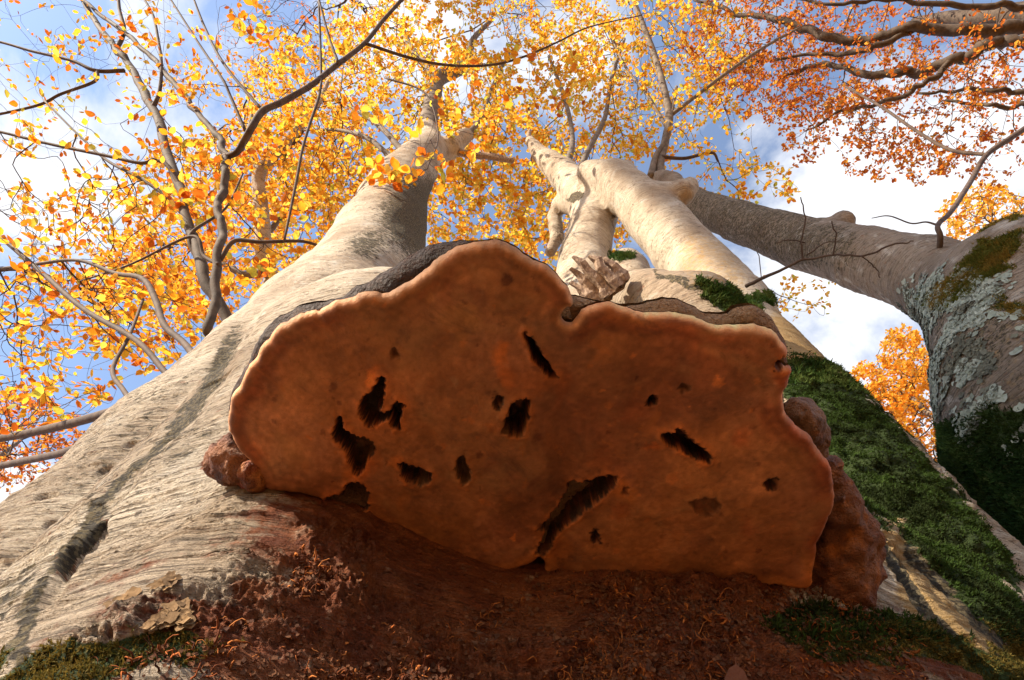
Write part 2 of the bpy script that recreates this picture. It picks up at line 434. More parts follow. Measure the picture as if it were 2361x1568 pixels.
# ------------------------------------------------------------------ forest floor
gx = np.concatenate([-np.geomspace(400, 4, 20), np.linspace(-3.5, 3.5, 29), np.geomspace(4, 400, 20)])
X, Y = np.meshgrid(gx, gx, indexing='ij'); n_ = len(gx)
Z = 0.05*fbm(np.stack([X*0.8, Y*0.8, X*0], -1), 3, 3)*smooth(0.3, 1.2, np.hypot(X, Y)) + 0.6*fbm(np.stack([X*0.05, Y*0.05, X*0], -1), 9, 2)*smooth(6, 30, np.hypot(X, Y)) - 0.03
k = np.arange(n_*n_).reshape(n_, n_)
me = make_mesh('forest_floor', np.stack([X, Y, Z], -1).reshape(-1, 3), np.stack([k[:-1, :-1], k[1:, :-1], k[1:, 1:], k[:-1, 1:]], -1).reshape(-1, 4))
floor = link('ground', me, None, M['litter']); floor['kind'] = 'structure'

# ------------------------------------------------------------------ the old many-stemmed beech
B1 = Body()
B1.chain([rel(.02, 1.36, -.55, 1.04), rel(.0, 1.32, -.05, .93), rel(.0, 1.30, .35, .90), rel(-.08, 1.27, .7, .86), rel(-.2, 1.27, 1.1, .80), rel(-.42, 1.15, 1.6, .60), rel(-.6, 1.05, 2.1, .36)], 0.05)
B1.chain([rel(-.90, 1.32, -.55, .62), rel(-.85, 1.25, .2, .49), rel(-.80, 1.15, .7, .43), rel(-.75, 1.05, 1.2, .375), rel(-.71, .95, 2.0, .32), rel(-.72, .93, 2.6, .285), rel(-.87, .77, 4.38, .225), rel(-.83, .66, 5.8, .18), tuple(P(985, 300, 6.4)) + (.125,)], 0.012)
B1.chain([rel(.68, 1.2, -.55, .62), rel(.62, 1.15, .3, .50), rel(.75, 1.10, 1.2, .36), rel(.90, 1.06, 1.95, .26)], 0.06)
B1.chain([rel(.88, 1.06, 1.7, .22), rel(1.02, 1.02, 2.5, .205), rel(1.08, 1.0, 3.1, .185), rel(.93, .83, 3.8, .185), px4(1415, 415, 4.2, .15), px4(1360, 400, 4.4, .10)], 0.05)
B1.chain([rel(.30, 1.3, 1.3, .34), rel(.42, 1.2, 2.8, .20), px4(1345, 600, 3.84, .168), px4(1370, 500, 4.3, .165), px4(1335, 440, 4.8, .17), px4(1295, 400, 5.2, .14), px4(1245, 355, 5.5, .085), px4(1222, 325, 5.7, .05)], 0.07)
# broken limb in front of the fork, its mossy neighbour, pollard knobs
B1.chain([rel(.62, .95, 1.25, .2), px4(1600, 735, 1.85, .15), px4(1500, 695, 2.0, .11), px4(1425, 680, 2.08, .075)], 0.05)
B1.chain([rel(.50, 1.0, 1.9, .12), px4(1450, 625, 2.7, .10), px4(1445, 607, 2.8, .085)], 0.04)
B1.chain([px4(1500, 470, 3.9, .12), px4(1570, 445, 3.75, .085), px4(1590, 430, 3.8, .055)], 0.06)
B1.chain([px4(1410, 410, 4.25, .10), px4(1400, 385, 4.35, .055)], 0.04)
B1.chain([px4(1450, 420, 4.15, .10), px4(1445, 388, 4.25, .06)], 0.04)
B1.chain([px4(1335, 480, 4.7, .09), px4(1290, 470, 4.9, .07), px4(1278, 500, 4.9, .065), px4(1285, 550, 4.7, .06), px4(1270, 580, 4.6, .05)], 0.04)
B1.chain([px4(985, 365, 5.6, .13), px4(1040, 340, 5.7, .115), px4(1072, 312, 5.8, .085)], 0.06)
B1.chain([rel(-.30, .74, -.6, .42), rel(-.27, .68, .2, .35), rel(-.25, .69, .42, .32), rel(-.33, .85, .75, .32)], 0.09)

WOB = None
def ell(x, y, cx, cy, rx, ry, rot=0.0, inner=0.55):       # 1 inside, fading to 0 at the edge of a photo-space oval
    a = R(rot); dx, dy = x - cx, y - cy
    if WOB is not None: dx = dx + WOB[0]; dy = dy + WOB[1]
    u = (dx*math.cos(a) + dy*math.sin(a))/rx; v = (-dx*math.sin(a) + dy*math.cos(a))/ry
    return 1 - smooth(inner, 1.0, np.sqrt(u*u + v*v))

def relief1(p, nn):
    z = p[..., 2] - CZ
    near = 1 - smooth(1.0, 2.2, z)
    wp = p + 0.03*np.stack([fbm(p*5, 1, 2), fbm(p*5, 2, 2), 1.6*fbm(p*4, 3, 3)], -1)
    r1 = 1 - np.abs(noise(wp*np.array([8, 8, 175]), 11))*2
    r2 = 1 - np.abs(noise(wp*np.array([12, 12, 92]), 12))*2
    r1 = np.maximum(r1, -.2); r1 = np.sign(r1)*np.abs(r1)**2.2; r2 = np.sign(r2)*np.abs(r2)**1.8
    d = (0.0030*r1 + 0.0036*r2)*(0.25 + 0.75*near)*(.55 + .45*smooth(-.3, .3, fbm(p*6, 13, 2)))
    d = d + 0.016*fbm(p*np.array([4.5, 4.5, 3]), 21, 3) + 0.004*fbm(p*np.array([28, 28, 40]), 23, 3)*(0.4 + 0.6*near)
    ring = noise(wp*np.array([3, 3, 9]), 31)
    d = d + 0.006*ring*smooth(1.2, 2.4, z)
    pit = smooth(0.62, 0.80, noise(p*np.array([14, 14, 26]), 41))
    d = d - 0.010*pit*near
    xx, yy_, _ = to_px(p); wv = 60*fbm(p*9, 705, 2)
    db = np.maximum.reduce([ell(xx + wv, yy_ + wv, 830, 1440, 400, 80, 3), ell(xx + wv, yy_ - wv, 1300, 1500, 1000, 120, 0), ell(xx - wv, yy_, 780, 1300, 130, 75, 5), ell(xx, yy_ + wv, 420, 1530, 430, 70, -12), ell(xx, yy_ + wv, 1650, 1400, 420, 70, 6)])*(z < .6)*(nn[..., 1] < .3)
    cr_ = np.abs(noise(p*95, 712))*.6 + np.abs(noise(p*210, 713))*.4
    d = d*(1 - .6*db) + db*(.003 + .010*smooth(-.2, .5, fbm(p*34, 711, 3)) - .009*cr_ + .004*fbm(p*420, 714, 2))
    mo = np.maximum.reduce([ell(*to_px(p)[:2], 2000, 1030, 330, 110, 47), ell(*to_px(p)[:2], 2180, 1220, 320, 95, 52)])*(z < 1.6)
    d = d + mo*(0.010 + 0.020*fbm(p*20, 71, 3) + 0.016*np.maximum(fbm(p*46, 72, 2), -.2))
    d = d + (0.028*np.exp(-((p[..., 0] + .20)/.085)**2) + 0.015*np.exp(-((p[..., 0] - .27)/.09)**2))*(1 - smooth(.42, .75, z))*(nn[..., 1] < 0)
    d = d - 0.028*np.exp(-((p[..., 0] - .01)/.085)**2)*(1 - smooth(.5, 1.0, z))*(nn[..., 1] < 0)
    # open crack in the fold between the front and the left root, split hollows on the right foot
    x, y, s = to_px(p)
    cr = np.abs(x - np.interp(y, [700, 780, 880, 1000, 1180, 1240, 1330, 1420], [588, 545, 500, 400, 225, 190, 130, 95]) + 9*noise(p*30, 51))
    d = d - 0.010*(1 - smooth(4, 40, cr))*smooth(690, 760, y)*(1 - smooth(1330, 1450, y))*(z < 1.8)
    op = (1 - smooth(.45, 1.0, np.hypot((x - 190 - (1250 - y)*.75)/34, (y - 1250)/95) + .35*noise(p*38, 52)))*(z < 1.2)
    d = d*(1 - .85*op) - 0.06*op
    for (pts, wd, dp) in (([(1995, 1180), (2060, 1290), (2130, 1400), (2230, 1500), (2330, 1600)], 40, .016), ([(2080, 1260), (2170, 1330), (2260, 1420), (2361, 1500)], 34, .016)):
        a = np.array(pts, float); yy = np.interp(x, a[:, 0], a[:, 1])
        m = (1 - smooth(wd*0.4, wd, np.abs(y - yy + 16*noise(p*26, 61)) ))*smooth(a[0, 0] - 20, a[0, 0] + 30, x)
        d = d - dp*m*(z < .9)
    return d.astype(np.float32)

t1 = time.time()
V, Q = surface_nets(B1, (-1.75, -.05, -.12), (1.75, 2.6, 7.4), 0.04)
lv = lod_levels(V, Q)
V, Q, NN = refine(B1, V, Q, lv, relief1)
print('main trunk', len(V), time.time() - t1)
x, y, s = to_px(V); z = V[:, 2] - CZ
front = (s > 0) & (NN[:, 1] < 0.45)
ws_ = 1/np.maximum(s, .3); WOB = (ws_*(34*fbm(V*7, 91, 3) + 22*fbm(V*26, 92, 3)), ws_*(34*fbm(V*7, 95, 3) + 22*fbm(V*26, 96, 3)))
stain = np.maximum.reduce([ell(x, y, 1250, 1330, 800, 330, 10), ell(x, y, 1350, 1560, 1050, 260, 0), ell(x, y, 560, 1060, 90, 90), .95*ell(x, y, 620, 1420, 420, 150, 5, .3), ell(x, y, 2100, 1540, 400, 90, 0)])*front*(z < .75)
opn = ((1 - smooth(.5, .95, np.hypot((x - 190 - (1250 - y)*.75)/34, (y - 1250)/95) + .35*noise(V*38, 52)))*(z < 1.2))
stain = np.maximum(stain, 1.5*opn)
moss = np.maximum.reduce([ell(x, y, 2000, 1030, 330, 110, 47), ell(x, y, 2180, 1220, 320, 95, 52), ell(x, y, 2330, 1420, 260, 70, 52), ell(x, y, 2015, 1150, 90, 40, 40)])*(z < 1.6)
moss = np.maximum(moss, np.maximum.reduce([ell(x, y, 1680, 690, 100, 32, 22), ell(x, y, 1770, 690, 60, 14, 10), ell(x, y, 1440, 588, 45, 12, 0), ell(x, y, 1625, 665, 40, 14, 35)])*(z > 1.2))
moss = np.maximum(moss, 0.75*ell(x, y, 250, 1530, 420, 70, -14)*front*(z < .6))
moss = np.maximum(moss, 0.75*ell(x, y, 2080, 1500, 420, 75, 6)*front*(z < .6))
back = smooth(.3, .9, NN[:, 1])*(0.5 + 0.5*fbm(V*1.5, 77, 3))*(z < 2)
film_shade = np.maximum.reduce([ell(x, y, 975, 500, 190, 190, 25, .1), 0.7*ell(x, y, 850, 560, 150, 80, -15, .05), 0.5*ell(x, y, 1300, 560, 60, 160, 0, .1), 0.25*ell(x, y, 1100, 330, 200, 80), ell(x, y, 1325, 455, 28, 14, -25), .8*ell(x, y, 1560, 655, 90, 14, 25)])*(z > 1.5)  # dark lichen patches, plus the fork's hole painted in as shade
film_shade = np.maximum(film_shade, 0.42*ell(x, y, 330, 1010, 330, 150, -40)*(z < 2))
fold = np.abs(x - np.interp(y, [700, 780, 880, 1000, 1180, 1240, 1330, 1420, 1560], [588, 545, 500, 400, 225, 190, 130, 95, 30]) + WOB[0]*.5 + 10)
film_shade = np.maximum(film_shade, .85*(1 - smooth(6, 44, fold))*smooth(700, 800, y)*(z < 1.8))  # shade of the root fold painted as a dark line
film_shade = np.maximum(film_shade, 1.3*opn); film_shade = np.maximum(film_shade, .55*ell(x, y, 60, 1400, 150, 190, 25, .2)*(z < 1.2))  # open crack blackened with painted shade; lower-left rib browner
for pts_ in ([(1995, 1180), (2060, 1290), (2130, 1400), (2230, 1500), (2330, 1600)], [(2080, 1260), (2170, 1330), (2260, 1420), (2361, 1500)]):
    a_ = np.array(pts_, float); film_shade = np.maximum(film_shade, 1.1*(1 - smooth(10, 44, np.abs(y + WOB[1]*.4 - np.interp(x, a_[:, 0], a_[:, 1]))))*smooth(a_[0, 0] - 20, a_[0, 0] + 30, x)*(z < .9))  # shade inside the split hollows painted dark
gold = np.maximum.reduce([ell(x, y, 1880, 830, 190, 120, 50), 0.5*ell(x, y, 1640, 620, 140, 90, 45), 0.7*ell(x, y, 2150, 1230, 320, 50, 45), .8*ell(x, y, 2160, 1380, 330, 110, 48)])*front
WOB = None
me = make_mesh('trunk', V, Q)
for nm, v in (('stain', stain), ('moss', np.maximum(moss, back)), ('film_shade', film_shade), ('gold', gold)): attr(me, nm, v)
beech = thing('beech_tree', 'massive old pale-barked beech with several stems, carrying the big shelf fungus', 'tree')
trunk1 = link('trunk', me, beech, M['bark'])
TRUNK1 = (V, Q, NN, moss, stain)

# ------------------------------------------------------------------ the lichen-covered neighbour tree on the right
B2 = Body()
B2.chain([rel(1.62, 1.22, -.6, .60), rel(1.66, 1.10, .8, .50), rel(1.71, .98, 1.25, .41), rel(1.78, .91, 1.55, .35), rel(1.93, .74, 1.9, .32), rel(2.42, .60, 2.02, .26), rel(3.15, .50, 2.35, .23), rel(3.75, .38, 2.9, .22)], 0.06)
B2.chain([rel(1.80, .92, 1.5, .28), rel(1.92, .82, 2.1, .215), rel(1.93, .84, 2.5, .18), px4(2000, 600, 2.95, .168), px4(1850, 560, 3.6, .163), px4(1700, 510, 4.4, .155), px4(1600, 470, 5.1, .14), px4(1545, 425, 5.6, .12), px4(1525, 412, 5.75, .09)], 0.16)
B2.chain([px4(1925, 545, 3.4, .12), px4(1945, 508, 3.35, .055)], 0.08)
def relief2(p, nn):
    wp = p + 0.03*np.stack([fbm(p*5, 1, 2), fbm(p*5, 2, 2), fbm(p*4, 3, 3)], -1)
    d = 0.0025*(1 - np.abs(noise(wp*np.array([12, 12, 60]), 12))*2) + 0.014*fbm(p*np.array([5, 5, 4]), 24, 3) + 0.004*fbm(p*np.array([30, 30, 40]), 25, 3)
    return d.astype(np.float32)
V, Q = surface_nets(B2, (1.0, -.3, -.12), (3.95, 1.95, 6.4), 0.045)
lv = lod_levels(V, Q, cap=8)
V, Q, NN = refine(B2, V, Q, lv, relief2)
print('tree 2', len(V))
x, y, s = to_px(V); z = V[:, 2] - CZ
WOB = (44*fbm(V*6, 91, 3) + 22*fbm(V*20, 92, 3), 44*fbm(V*6, 95, 3) + 22*fbm(V*20, 96, 3))
moss2 = np.maximum.reduce([ell(x, y, 2250, 620, 190, 46, -42), 0.9*ell(x, y, 2290, 1020, 240, 90, -8), ell(x, y, 2300, 1250, 260, 300, 0), 0.7*ell(x, y, 2330, 720, 50, 22)])*(z < 3)
lich2 = np.maximum.reduce([ell(x, y, 2200, 790, 170, 200, 20), 0.8*ell(x, y, 2300, 900, 150, 150), 0.8*ell(x, y, 2200, 680, 90, 70)])*(z < 3)
film2 = np.maximum(0.6*ell(x, y, 1750, 520, 330, 110, 15), 0.55*lich2)
me = make_mesh('trunk', V, Q)
for nm, v in (('stain', 0*x), ('moss', moss2), ('film_shade', film2), ('gold', 0.35*ell(x, y, 2330, 850, 150, 300))): attr(me, nm, v)
WOB = None
lichen_tree = thing('beech_tree', 'grey beech trunk with pale lichen crust and an arching limb', 'tree')
trunk2 = link('trunk', me, lichen_tree, M['bark_grey'])
TRUNK2 = (V, Q, NN, moss2, lich2)

# ------------------------------------------------------------------ the bracket fungus
FH, FTX, FTY = 0.345, -0.10, 0.02            # underside plane over the camera: z = FH + FTX*x + FTY*y
def on_plane(px, lift=0.0):
    d = ray(px[:, 0], px[:, 1]); s = (FH + lift)/(d[:, 2] - FTX*d[:, 0] - FTY*d[:, 1])
    return d*s[:, None]                      # relative to the camera
PORE = np.array([(600,1128),(585,1085),(552,1045),(528,1003),(520,965),(530,925),(552,885),(578,842),(600,800),(630,767),(668,742),(702,724),(745,713),(776,697),(820,681),(860,678),(895,682),(930,666),(965,645),(992,618),(1022,590),(1060,568),(1105,557),(1150,561),(1190,578),(1235,604),(1275,630),(1301,655),(1318,682),(1320,702),(1304,708),(1292,720),(1293,734),(1306,743),(1324,741),(1338,726),(1350,712),(1368,704),(1392,703),(1430,713),(1470,719),(1510,722),(1550,722),(1600,731),(1650,747),(1690,751),(1735,753),(1775,763),(1800,785),(1816,808),(1812,826),(1796,834),(1800,850),(1820,852),(1818,885),(1812,920),(1820,962),(1836,987),(1870,1012),(1890,1045),(1916,1076),(1933,1112),(1930,1160),(1915,1200),(1896,1240),(1882,1300),(1866,1352),(1832,1362),(1780,1356),(1720,1350),(1660,1356),(1600,1350),(1540,1356),(1480,1346),(1420,1340),(1375,1352),(1330,1346),(1290,1348),(1258,1334),(1256,1306),(1244,1290),(1225,1302),(1190,1316),(1140,1320),(1090,1311),(1040,1291),(1000,1271),(965,1246),(930,1229),(890,1221),(860,1206),(836,1186),(800,1180),(752,1160),(700,1147),(650,1137)], float)
CAP = np.array([(660,1080),(560,1020),(520,975),(524,915),(560,850),(592,790),(622,752),(650,736),(700,716),(750,704),(790,690),(822,668),(862,652),(905,628),(950,604),(1000,582),(1032,574),(1070,570),(1110,566),(1160,572),(1210,600),(1262,632),(1300,668),(1318,694),(1345,698),(1400,712),(1470,716),(1505,708),(1545,700),(1585,705),(1615,718),(1640,734),(1682,738),(1702,724),(1728,720),(1765,727),(1800,752),(1822,785),(1833,825),(1830,880),(1818,925),(1830,1000),(1890,1120),(1930,1180),(1900,1280),(1860,1390),(1500,1400),(1150,1360),(940,1270),(760,1160)], float)

def poly_sd(p, poly):
    """signed distance to a closed polygon, positive inside (p: (n,2))"""
    d = np.full(len(p), 1e9); ins = np.zeros(len(p), bool); n = len(poly)
    for i in range(n):
        a, b = poly[i], poly[(i+1) % n]; ab = b - a
        t = np.clip(((p - a) @ ab)/(ab @ ab + 1e-15), 0, 1)
        q = p - a - t[:, None]*ab; d = np.minimum(d, (q*q).sum(1))
        c = (a[1] > p[:, 1]) != (b[1] > p[:, 1])
        with np.errstate(divide='ignore', invalid='ignore'):
            ins ^= c & (p[:, 0] < (b[0]-a[0])*(p[:, 1]-a[1])/(b[1]-a[1]) + a[0])
    return np.where(ins, 1, -1)*np.sqrt(d)
def closed_spline(poly, n):
    m = len(poly); t = np.arange(n)*m/n; i = t.astype(int); f = (t - i)[:, None]
    g = lambda k: poly[(i + k) % m]
    p0, p1, p2, p3 = g(-1), g(0), g(1), g(2)
    return 0.5*(2*p1 + (p2-p0)*f + (2*p0-5*p1+4*p2-p3)*f**2 + (3*p1-p0-3*p2+p3)*f**3)
def slab(outline, lift, h, lower, upper):
    """sheet over an outline on the (tilted) fungus plane: lower(d,x,y,...) and upper(...) give offsets from it"""
    pl = on_plane(closed_spline(outline, len(outline)*6), lift)[:, :2]
    q3 = np.column_stack([pl, 0*pl[:, 0]]); pl = pl + 0.0040*np.column_stack([fbm(q3*45, 881, 5, .62), fbm(q3*45, 882, 5, .62)])
    lo, hi = pl.min(0) - 2*h, pl.max(0) + 2*h
    nx, ny = np.ceil((hi - lo)/h).astype(int) + 1
    X, Y = np.meshgrid(lo[0] + h*np.arange(nx), lo[1] + h*np.arange(ny), indexing='ij')
    p = np.stack([X, Y], -1).reshape(-1, 2); d = poly_sd(p, pl).reshape(nx, ny)
    gx_, gy_ = np.gradient(d, h); gl = np.sqrt(gx_**2 + gy_**2) + 1e-9
    out = d < 0
    X = X - np.where(out, d*gx_/gl, 0); Y = Y - np.where(out, d*gy_/gl, 0)
    cell = (d[:-1, :-1] > 0) | (d[1:, :-1] > 0) | (d[:-1, 1:] > 0) | (d[1:, 1:] > 0)
    k = np.arange(nx*ny).reshape(nx, ny)
    Q = np.stack([k[:-1, :-1], k[1:, :-1], k[1:, 1:], k[:-1, 1:]], -1)[cell]
    dd = np.maximum(d, 0).ravel(); xf, yf = X.ravel(), Y.ravel()
    base = FH + lift + FTX*xf + FTY*yf
    return xf, yf, dd, base, Q
def weld(V, Q, extra):
    u, inv = np.unique(Q.ravel(), return_inverse=True)
    return V[u], inv.reshape(Q.shape), [e[u] for e in extra]

FLEN = 0.30
# dark hollows eaten into the underside: photo outlines
PITS = [
 ([(878,878),(885,900),(878,935),(868,945),(880,955),(905,952),(918,930),(928,936),(922,955),(918,975),(922,992),(910,988),(895,965),(868,980),(845,980),(832,960),(830,935),(842,918),(860,910),(872,890)], .020),
 ([(780,964),(790,975),(788,990),(805,998),(815,1012),(840,1015),(858,1035),(855,1052),(838,1068),(836,1085),(822,1100),(812,1088),(806,1060),(800,1040),(780,1018),(768,1008),(776,990)], .018),
 ([(1192,920),(1216,918),(1218,945),(1208,975),(1205,995),(1182,998),(1162,990),(1166,968),(1176,945)], .022),
 ([(1212,768),(1228,785),(1240,808),(1256,830),(1284,868),(1262,858),(1246,840),(1234,818),(1222,795)], .020),
 ([(920,1076),(945,1082),(965,1088),(990,1100),(985,1116),(965,1120),(940,1112),(928,1098)], .016),
 ([(1062,1056),(1072,1060),(1080,1080),(1084,1102),(1072,1115),(1058,1102),(1054,1080)], .014),
 ([(1525,1000),(1550,1000),(1562,988),(1575,1000),(1592,1016),(1612,1032),(1634,1048),(1632,1057),(1605,1052),(1578,1036),(1556,1030),(1540,1018)], .018),
 ([(802,1122),(830,1120),(844,1138),(845,1165),(832,1190),(800,1205),(750,1195),(742,1172),(760,1150),(790,1145)], .020),
 ([(1418,1096),(1412,1120),(1385,1140),(1370,1158),(1340,1176),(1312,1205),(1292,1222),(1275,1250),(1255,1280),(1240,1275),(1258,1240),(1262,1228),(1242,1226),(1265,1205),(1290,1180),(1305,1155),(1318,1118),(1350,1112),(1385,1100)], .022),
 ([(1772,1102),(1790,1108),(1790,1125),(1775,1130),(1765,1115)], .010),
 ([(1788,828),(1802,826),(1806,840),(1798,850),(1784,846)], .014),
 ([(1500,915),(1512,912),(1514,925),(1502,930),(1490,930)], .010),
 ([(905,812),(915,812),(918,825),(908,830),(902,822)], .006),
 ([(1144,912),(1156,916),(1156,928),(1146,936),(1140,926)], .008),
 ([(1590,1152),(1612,1148),(1640,1146),(1655,1158),(1652,1175),(1630,1186),(1605,1175)], .007),
 ([(1372,1222),(1378,1232),(1380,1245),(1370,1246),(1364,1238)], .008),
 ([(1440,1122),(1447,1124),(1446,1134),(1440,1134)], .006),
 ([(1570,888),(1586,888),(1588,896),(1574,900),(1564,896)], .005),
]
def px_of(xf, yf, zf):
    p = np.stack([xf, yf, zf], -1) + CAM; a, b, _ = to_px(p); return a, b
def mixc(c, w, col): return c*(1 - w[:, None]) + np.array(col)*w[:, None]

xf, yf, dd, base, Q = slab(PORE, 0.0, 0.00125, None, None)
ux, uy = px_of(xf, yf, base); uv = np.stack([ux, uy], -1)
p3 = np.stack([xf, yf, 0*xf], -1)
w1 = fbm(p3*130, 5, 3); w2 = fbm(p3*420, 6, 2)
uvn = uv + np.stack([5*w1 + 5*w2, 5*fbm(p3*130, 8, 3) + 5*fbm(p3*420, 9, 2)], -1)
near_trunk = smooth(1240, 1330, uy - 0.0*ux + 0*uy)*1.0
rim_w = 0.0055
e_ = np.clip(1 - dd/rim_w, 0, 1)
low = 0.0055*(1 - np.sqrt(np.clip(1 - e_**2, 0, 1)))           # rounded lip curling up at the edge
roll = 0.0009*np.exp(-((dd - 0.007)/0.004)**2)*(1 - smooth(1050, 1200, uy))   # swollen growing margin
low = low - roll
low = low + 0.0042*fbm(p3*9, 4, 3) + 0.0012*fbm(p3*40, 14, 3) + 0.00035*fbm(p3*160, 15, 2)
radial = np.abs(np.interp(uy, [700, 1000, 1330], [1290, 1290, 1290]) - ux + 40*fbm(p3*14, 19, 2))
low = low + 0.004*(1 - smooth(0, 60, radial))*smooth(800, 950, uy)
pit_m = np.zeros(len(xf)); halo = np.zeros(len(xf)); deep = np.zeros(len(xf))
for poly, dep in PITS:
    poly = np.array(poly, float); bb0, bb1 = poly.min(0) - 60, poly.max(0) + 60
    m = (uvn > bb0).all(1) & (uvn < bb1).all(1)
    sd = poly_sd(uvn[m], poly) + 3.0
    ins_ = smooth(-3.0, -0.5, sd)
    pit_m[m] = np.maximum(pit_m[m], ins_*(1.0 if dep > .007 else .55)); deep[m] = np.maximum(deep[m], dep*smooth(-0.5, 6, sd))
    halo[m] = np.maximum(halo[m], np.exp(-(np.maximum(-sd - 2, 0)/9.0)**1.2)*(dep > .012)*(0.55 + 0.45*(w1[m] > -.1)))
low = low + deep + 0.005*smooth(.3, 1, pit_m)*(deep > .003)*fbm(p3*150, 33, 3) - 0.002*halo*(1 - pit_m)
# pigments of the pore surface, and the pits' shade painted near black
c = np.tile(np.array([0.25, 0.108, 0.045]), (len(xf), 1))
n1 = fbm(p3*7, 51, 4); n2 = fbm(p3*22, 52, 4); n3 = fbm(p3*60, 53, 3); n4 = fbm(p3*11 + 7, 54, 4)
c = mixc(c, 0.75*smooth(-.05, 0.35, n1), (0.125, 0.052, 0.028))
c = mixc(c, 0.7*smooth(0.0, 0.35, -n1), (0.33, 0.16, 0.068))
c = mixc(c, 0.55*smooth(0.05, 0.35, n2), (0.14, 0.060, 0.034))
c = mixc(c, 0.5*smooth(0.1, 0.4, n4), (0.27, 0.14, 0.085))
for (a, b, rx, ry, w, col) in ((998, 675, 32, 24, .7, (.43, .23, .085)), (1068, 746, 40, 38, .75, (.42, .22, .08)), (1158, 830, 24, 26, .8, (.50, .17, .04)), (1170, 880, 22, 34, .7, (.46, .15, .035)),
    (870, 870, 18, 25, .8, (.50, .17, .045)), (1240, 890, 70, 30, .5, (.40, .14, .04)), (1290, 900, 18, 60, .5, (.36, .12, .035)), (828, 1088, 40, 30, .8, (.46, .15, .035)), (905, 1075, 22, 16, .7, (.5, .18, .045)), (700, 960, 60, 160, .35, (.42, .22, .11)),
    (1440, 1120, 34, 40, .8, (.50, .20, .05)), (1290, 1250, 26, 60, .55, (.45, .18, .05)), (1505, 1022, 30, 8, .8, (.55, .16, .03)), (1390, 1060, 36, 40, .4, (.44, .15, .035)), (600, 1060, 24, 40, .75, (.30, .08, .02)), (1795, 850, 40, 40, .7, (.24, .06, .02)),
    (1780, 960, 40, 70, .4, (.25, .07, .025)), (1690, 1080, 200, 130, .3, (.42, .20, .065)), (1660, 820, 120, 60, .25, (.30, .11, .04)), (1480, 735, 60, 20, .4, (.48, .22, .07)), (1720, 1010, 24, 30, .5, (.30, .09, .03)), (590, 905, 18, 28, .6, (.28, .09, .03)),
    (1460, 940, 45, 30, .5, (.26, .08, .03)), (1425, 1165, 24, 18, .7, (.34, .10, .03)), (1725, 1210, 26, 20, .5, (.30, .10, .04)), (1660, 765, 30, 14, .5, (.19, .11, .05)), (1028, 884, 14, 12, .6, (.42, .27, .15)), (1100, 860, 200, 60, .2, (.33, .12, .04)), (1350, 1010, 220, 170, .45, (.165, .056, .026)), (1010, 1160, 150, 100, .35, (.31, .14, .055)), (1240, 1190, 120, 110, .5, (.145, .052, .027)), (1490, 1220, 120, 110, .4, (.34, .15, .05)), (1540, 860, 150, 90, .35, (.17, .062, .03)), (620, 1020, 60, 90, .3, (.36, .17, .07)), (960, 760, 160, 70, .3, (.19, .075, .035))):
    c = mixc(c, min(1, 1.25*w)*ell(uvn[:, 0] + 22*n3 + 30*n2, uvn[:, 1] + 26*n4 - 16*n3, a, b, rx*1.3, ry*1.3, 0, .25), col)
c = mixc(c, 0.75*np.clip(halo, 0, 1)*(1 - pit_m), (0.47, 0.165, 0.04))
for k in range(170):                         # small specks and borings
    a, b = rng.uniform(560, 1900), rng.uniform(600, 1330); r_ = rng.choice([3, 4, 5, 7, 10], p=[.3, .3, .2, .15, .05])
    c = mixc(c, rng.uniform(.4, .85)*ell(uvn[:, 0], uvn[:, 1], a, b, r_*1.6, r_*rng.uniform(1, 2), rng.uniform(0, 180)), (0.09, 0.028, 0.014) if rng.random() < .65 else (0.46, 0.17, 0.05))
crk = np.abs(uvn[:, 1] - np.interp(ux, [1700, 1735, 1758, 1770], [790, 838, 880, 915])); c = mixc(c, .7*(1 - smooth(1, 4, crk))*((ux > 1698) & (ux < 1772)), (.12, .04, .02))
margin = (1 - smooth(0.0012, 0.0042, dd + 0.0015*n3))*(1 - smooth(1080, 1160, uy - 0.10*(ux - 560)))
c = mixc(c, 0.85*margin, (0.56, 0.36, 0.20))
inner = np.exp(-((dd - 0.010)/0.006)**2)*(1 - smooth(1080, 1160, uy - 0.1*(ux - 560)))*smooth(-.2, .25, n2)
c = mixc(c, 0.8*inner, (0.17, 0.055, 0.022))
redrim = (1 - smooth(0.002, 0.014, dd + 0.004*n2))*smooth(1780, 1830, ux)
c = mixc(c, 0.75*redrim, (0.20, 0.045, 0.02))
lowrim = (1 - smooth(0.003, 0.016, dd + 0.006*n3))*smooth(1120, 1180, uy - 0.10*(ux - 560))
c = mixc(c, 0.6*lowrim, (0.46, 0.20, 0.055))
zone = np.sin(dd*760 + 3*n2 + 2*n1)*np.exp(-dd/.022)*(1 - smooth(1080, 1200, uy)); c = c*np.exp(.22*zone)[:, None]
c = c*np.exp(.25*fbm(p3*330, 57, 2))[:, None]
pitc = np.where((w2 + 0.6*w1 > .12)[:, None], np.array([[0.060, 0.018, 0.010]]), np.array([[0.018, 0.010, 0.007]]))
c = c*(1 - pit_m[:, None]) + pitc*pit_m[:, None]
c = c*np.exp(.5*n1 + .42*n2 + .30*n3 + .2*w1)[:, None]*np.array([1.24, 1.0, .86]); c = np.clip(c, 0, .75)
Vb = np.stack([xf, yf, base + low], -1)
Vb, Qb, (cb,) = weld(Vb, Q, [c])
fungus = thing('bracket_fungus', 'huge rust-brown shelf fungus with pitted underside growing from the pale beech trunk', 'fungus')
def fungus_part(name, V, Q, col, parent=fungus):
    me = make_mesh(name, V + CAM, Q); attr(me, 'Col', col, 'COLOR'); return link(name, me, parent, M['fungus' if name == 'pore_surface' else 'fungus_crust'])
pore = fungus_part('pore_surface', Vb, Qb[:, ::-1], cb)
